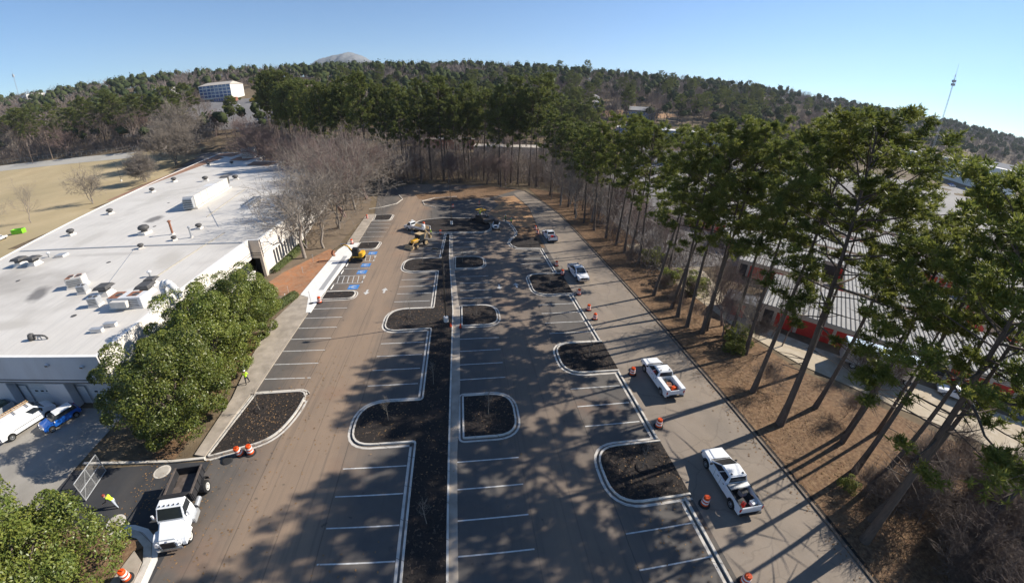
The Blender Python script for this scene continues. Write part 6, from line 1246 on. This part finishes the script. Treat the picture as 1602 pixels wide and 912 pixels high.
# ---------------------------------------------------------------- neighbouring buildings
mat('metal_roof', (0.36, 0.35, 0.33), 0.85, 0.12, .4, spec=.1); mat('seam', (0.07, 0.068, 0.065), 0.8); mat('storage_tan', (0.50, 0.42, 0.34), 0.8, 0.08, 2); mat('roller_red', (0.50, 0.035, 0.025), 0.5, 0.12, 2); mat('roller_dark', (0.05, 0.045, 0.045), 0.6); mat('steel_blue', (0.20, 0.27, 0.40), .6, .1, .5); mat('cream', (0.72, 0.70, 0.64), .8, .05, .3); mat('shed_grey', (0.10, 0.10, 0.11), .8, .2, 2); mat('shingle', (0.30, 0.29, 0.28), .9, .15, .5); mat('brick_red', (0.30, 0.12, 0.08), .9, .2, .3); mat('blue_glass', (0.05, 0.10, 0.25), .15, spec=.6); mat('tan_roof', (0.50, 0.44, 0.37), .8, .08, .2)
def storage(label, A, ang, L, Wd, h, doors='front', end=None):
    """long storage row: A = front left corner, ang = direction of the front"""
    o = thing('storage_row', label, 'building', (A[0], A[1], 0), ang)          # x along the front, y to the back
    MB().box((L/2, Wd/2, h/2), (L, Wd, h)).build('walls', 'storage_tan', o)
    rf = MB().hexa([(-.15, -.25, h), (L+.15, -.25, h), (L+.15, Wd+.25, h), (-.15, Wd+.25, h), (-.15, -.25, h+.12), (L+.15, -.25, h+.12), (L+.15, Wd+.25, h+.3), (-.15, Wd+.25, h+.3)]).build('roof', 'metal_roof', o)
    sm = MB(); k_ = 0
    while k_*.62 < L: x = k_*.62; sm.hexa([(x-.06, -.25, h+.11), (x+.06, -.25, h+.11), (x+.06, Wd+.25, h+.29), (x-.06, Wd+.25, h+.29), (x-.06, -.25, h+.20), (x+.06, -.25, h+.20), (x+.06, Wd+.25, h+.38), (x-.06, Wd+.25, h+.38)]); k_ += 1
    s_ = sm.build('standing_seams', 'seam', rf); s_['kind'] = 'stuff'
    k_ = 0; x = .5
    while x+2.6 < L:
        wd_ = 2.7 if k_ % 3 else 1.3; m_ = 'roller_red' if k_ % 5 != 3 else 'roller_dark'
        if k_ % 3: MB().box((x+wd_/2, -.02, 1.15), (wd_, .06, 2.3)).build('roller_door', m_, o)
        else: MB().box((x+wd_/2, -.02, 1.15), (wd_, .06, 2.3)).build('roller_door', 'roller_red' if k_ % 2 else 'roller_dark', o)
        x += wd_+.45; k_ += 1
    y = .6
    while y+2.4 < Wd: MB().box((-.02, y+1.2, 1.15), (.06, 2.4, 2.3)).build('roller_door', 'roller_red', o); y += 2.85
    if end: MB().box((L*.5, Wd+.2, h+.36), (3.2, 1.2, .12)).build('yellow_cover', 'machine_yellow', o)
    return o
ang = math.atan2(-11.1, 10.4)
storage('long storage row with red roller doors, nearest the pale lane', (43.6, 43.2), ang, 46, 14, 3.0)
storage('storage row with red doors behind the nearest one, yellow cover at its far edge', (63.5, 46.5), ang+R(90)-R(90), 17, 13, 3.0, end=True)
storage('storage row with red doors left of the one with the yellow cover', (52.0, 60.5), ang, 14, 12, 3.0); storage('storage row with red doors behind trees at the lane corner', (57, 75), ang, 40, 9, 3.0); storage('storage row farthest from the lane', (80, 32), ang, 34, 12, 3.0)
for off, al, L_ in ((44, -26, 66), (61, -30, 72), (78, -34, 80)):
    storage('storage row with red roller doors in the back block, row %s' % {44: 'next to the front block', 61: 'in the middle', 78: 'farthest back'}[off], (43.6+.684*al+.73*off, 43.2-.73*al+.684*off), ang, L_, 11, 3.0)
o = thing('dark_shed', 'dark grey flat shed at the corner of the storage rows', 'shed', (39.6, 46.6, 0), ang); MB().box((2.2, 1.8, 1.2), (4.6, 3.6, 2.4)).build('walls', 'shed_grey', o); MB().box((2.2, 1.8, 2.46), (4.9, 3.9, .12)).build('roof', 'shed_grey', o); MB().box((2.2, -.02, 1.0), (1.8, .06, 2.0)).build('door', 'roller_red', o)
def box_trailer(label, loc, rz, L):
    o = thing('box_trailer', label, 'trailer', loc, rz); MB().box((0, 0, 2.0), (2.5, L, 2.5)).build('box_body', 'galvanised', o, bevel=.06); MB().box((0, 0, 3.28), (2.42, L-.1, .06)).build('roof_skin', mat('pale_blue_roof', (.55, .66, .75), .35, .05, 1, metal=.2), o, bevel=.02)
    for s in (-1, 1):
        for y in (-L*.28, -L*.28-1.1, L*.32): wheel(o, s*1.05, y, .48, .3, s, 'rim_white')
        MB().box((s*.62, -L/2-.01, 2.0), (1.18, .05, 2.3)).build('rear_door', 'metal_grey', o)
box_trailer('box trailer with pale blue roof parked along the storage row', (51.6, 29.2, 0), ang+R(90)+R(4), 9.0); far_car('white car behind the box trailer on the pale lane', (58.5, 22.5, .05), ang+R(85), 'car_white')
# bare thicket standing against the trailer
tree('bare_shrub', 'bare twiggy thicket growing against the box trailer', 'shrub', SCRUB[1], (48.4, 29.2, 0), 1.5); tree('bare_shrub', 'bare twiggy thicket at the rear of the box trailer', 'shrub', SCRUB[0], (50.4, 26.2, 0), 1.3)
def block(name, label, loc, rz, d, wall, roofm, rows=0, cols=0, units=0, gable=0, trim=None):
    o = thing(name, label, 'building', loc, rz); L, Wd, h = d; MB().box((0, 0, h/2-1), (L, Wd, h+2)).build('walls', wall, o)
    if gable: MB().add([(-L/2-.5, -Wd/2-.5, h), (L/2+.5, -Wd/2-.5, h), (L/2+.5, Wd/2+.5, h), (-L/2-.5, Wd/2+.5, h), (-L/2+gable, 0, h+gable*.8), (L/2-gable, 0, h+gable*.8)], [(0, 1, 5, 4), (1, 2, 5), (2, 3, 4, 5), (3, 0, 4), (0, 3, 2, 1)]).build('roof', roofm, o)
    else: MB().box((0, 0, h+.06), (L+.4, Wd+.4, .3)).build('roof', roofm, o)
    for r_ in range(rows):
        for c in range(cols):
            f = MB().box((-L/2+(c+.5)*L/cols, -Wd/2-.03, 1.4+r_*3.1), (L/cols*.86, .1, 2.5)).build('window', 'wall_white' if not trim else trim, o); MB().box((-L/2+(c+.5)*L/cols, -Wd/2-.09, 1.4+r_*3.1), (L/cols*.74, .06, 2.2)).build('pane', 'blue_glass', f)
    for u_ in range(units):
        x = -L/2+(u_+.7)*L/(units+.4); MB().box((x, rnd.uniform(-.2, .2)*Wd, h+.85), (2.0, 1.6, 1.3)).build('roof_unit', 'galvanised' if u_ % 3 else 'door_white', o, bevel=.05)
    return o
block('office_building', 'low white-roofed blue-grey office building with a line of roof units', (153, 281, terrain(153, 281)), math.atan2(-31, 66), (78, 24, 6), 'steel_blue', 'concrete_new', 1, 16, 8)
block('white_hall', 'long white windowless hall with a roof hump, beyond the storage rows', (388, 228, terrain(388, 228)), math.atan2(-62, 6), (88, 26, 15), 'cream', 'concrete_new', 0, 0, 3)
block('low_building', 'low brick building with a grey hipped roof beyond the white hall', (590, 285, terrain(590, 285)), math.atan2(-40, 30), (70, 24, 5), 'brick_red', 'shingle', 1, 10, 0, 6)
block('apartment_block', 'tan-roofed apartment block with blue glazed front', (-247, 446, terrain(-247, 446)), math.atan2(-20, 60), (44, 17, 12), 'cream', 'tan_roof', 4, 8, 0, 4, 'steel_blue')
block('white_building', 'low white flat-roofed building left of the apartment block', (-345, 492, terrain(-345, 492)), R(-18), (62, 26, 9), 'cream', 'concrete_new', 1, 8, 2); block('brick_wing', 'red brick wing in front of the apartment block', (-232, 424, terrain(-232, 424)), math.atan2(-20, 60), (26, 6, 3), 'brick_red', 'tan_roof', 1, 8)
block('white_complex', 'cluster of white blocks on the far left hillside', (-640, 600, terrain(-640, 600)), R(-30), (60, 24, 12), 'cream', 'concrete_new', 3, 9, 2)
block('house', 'grey house with hipped roof among trees behind the office building', (158, 352, terrain(158, 352)), R(-12), (26, 14, 7), 'shed_grey', 'shingle', 2, 6, 0, 4); block('house', 'white gabled house peeking out of the hillside wood', (128, 395, terrain(128, 395)), R(20), (9, 9, 10), 'cream', 'shingle', 2, 3, 0, 4)
block('workshop', 'low tan workshop seen between the trunks of the far pines', (24, 215, terrain(24, 215)), R(-6), (34, 14, 5), 'storage_tan', 'tan_roof'); block('workshop', 'pale workshop behind the far pines with red brick neighbours', (-8, 236, terrain(-8, 236)), R(4), (30, 12, 5), 'brick_red', 'tan_roof')
# cars far off
for x, y, a, m_, lb in ((146, 256, .4, 'car_white', 'white car before the blue-grey office building, nearest its middle'), (150, 254, .4, 'car_silver', 'silver car before the blue-grey office building'), (155, 252, .4, 'car_white', 'white car before the blue-grey office building, next to the silver one'), (352, 205, 1.2, 'car_blue', 'blue car by the white hall'), (346, 200, 1.2, 'car_white', 'white car by the white hall'), (-192, 358, .3, 'car_black', 'black car in the far car park left of the pines'), (-205, 395, .3, 'car_white', 'white car in the far car park below the brick wing'), (-133, 99, .2, 'car_white', 'white car cut by the frame beside the field'), (25, 196, 1.5, 'machine_yellow', 'yellow car seen between the far pine trunks'), (8, 192, 1.5, 'car_white', 'white car seen between the far pine trunks')):
    far_car(lb, (x, y, terrain(x, y)+.08), a, m_)
o = thing('box_truck', 'orange-yellow box truck in the far car park', 'truck', (-196, 408, terrain(-196, 408)+.1), R(80)); MB().box((0, -.8, 2.2), (2.5, 6.5, 2.8)).build('box_body', 'machine_yellow', o, bevel=.06); MB().box((0, 3.6, 1.5), (2.3, 2.0, 2.0)).build('cab', 'machine_yellow', o, bevel=.15); MB().box((0, 4.61, 1.9), (2.0, .04, .8)).build('windscreen', 'glass_dark', o)
for s in (-1, 1):
    for y in (3.3, -2.6): wheel(o, s*1.05, y, .48, .3, s)
o = thing('skip_container', 'lime green open container beside the dry field', 'container', (-132.5, 105, .05), R(12)); 
for c, d in (((0, -1.2, 1.0), (5, .1, 1.8)), ((0, 1.2, 1.0), (5, .1, 1.8)), ((-2.45, 0, 1.0), (.1, 2.3, 1.8)), ((2.45, 0, 1.0), (.1, 2.3, 1.8)), ((0, 0, .15), (4.9, 2.3, .1))): MB().box([a*.7 for a in c], [a*.7 for a in d]).build('panel', mat('lime_paint', (.22, .62, .03), .5, .08, 2), o)
# ---------------------------------------------------------------- masts and poles
mat('mast_steel', (0.40, 0.42, 0.45), .5, metal=.3); mat('utility_wood', (0.20, 0.15, 0.11), .9)
def mast(label, loc, h, r=.9):
    o = thing('lattice_mast', label, 'mast', loc); m1 = MB()
    for k_ in range(3): a = k_*2.094; m1.cyl((math.cos(a)*r, math.sin(a)*r, 0), (math.cos(a)*r*.5, math.sin(a)*r*.5, h), r*.14, n=5)
    m1.build('legs', 'mast_steel', o); m2 = MB(); n = int(h/4)
    for i in range(n):
        z = i*h/n; z2 = z+h/n; f = 1-.5*z/h
        for k_ in range(3): a, b = k_*2.094, (k_+1)*2.094; m2.cyl((math.cos(a)*r*f, math.sin(a)*r*f, z), (math.cos(b)*r*f, math.sin(b)*r*f, z2), r*.08, n=4)
    m2.build('lattice', 'mast_steel', o)
    for z in (.86, .9): MB().lathe([(r*2.0, h*z), (r*2.2, h*z+2.2)], n=12).build('antenna_ring', 'mast_steel', o)
    MB().cyl((0, 0, h), (0, 0, h*1.12), r*.12, n=5).build('whip', 'mast_steel', o)
mast('tall grey lattice mast rising over the right-hand woods', (492, 318, terrain(492, 318)), 84, .95); mast('thin lattice mast on the far left ridge', (-760, 690, terrain(-760, 690)), 52, .8)
for x, y, h, lb in ((560, 245, 42, 'grey transmission pole near the hipped brick building'), (640, 240, 40, 'grey transmission pole at the right end of the woods'), (-277, 262, 19, 'wooden utility pole before the dark pines by the track'), (-290, 258, 12, 'shorter wooden pole beside the running track')):
    o = thing('utility_pole', lb, 'pole', (x, y, terrain(x, y))); MB().cyl((0, 0, 0), (0, 0, h), h*.011+.08, h*.006+.05, 8).build('pole', 'mast_steel' if h > 30 else 'utility_wood', o)
    for k_ in range(2): MB().box((0, 0, h*(.9-.1*k_)), (h*.14, .25, .25)).build('crossarm', 'mast_steel' if h > 30 else 'utility_wood', o)
# fence round the track
o = thing('chain_link_fence', 'chain-link fence with grey posts along the running track', 'fence', (-310, 258, terrain(-310, 258)))
fx = [-325+i*4.0 for i in range(30)]
for x in fx: z = terrain(x, 266)-terrain(-310, 258); MB().cyl((x+310, 8, z), (x+310, 8, z+2.4), .05, n=5).build('post', 'galvanised', o)
MB().tube([(x+310, 8, terrain(x, 266)-terrain(-310, 258)+2.4) for x in fx], .03, 4, False).build('top_rail', 'galvanised', o)

# ---------------------------------------------------------------- thin winter haze over the whole place
def haze():
    mb = MB(); mb.box((0, 2150, 225), (6000, 5700, 660)); m_ = bpy.data.materials.new('haze_air'); m_.use_nodes = True; nt = m_.node_tree; nt.nodes.remove(nt.nodes['Principled BSDF'])
    v = nd(nt, 'ShaderNodeVolumePrincipled'); v.inputs['Color'].default_value = (.80, .88, 1, 1); v.inputs['Density'].default_value = 0.00007; v.inputs['Anisotropy'].default_value = 0.2
    nt.links.new(v.outputs[0], nt.nodes['Material Output'].inputs['Volume']); o = mb.build('haze', m_); tag(o, 'thin pale winter haze', 'haze', kind='stuff')
haze()
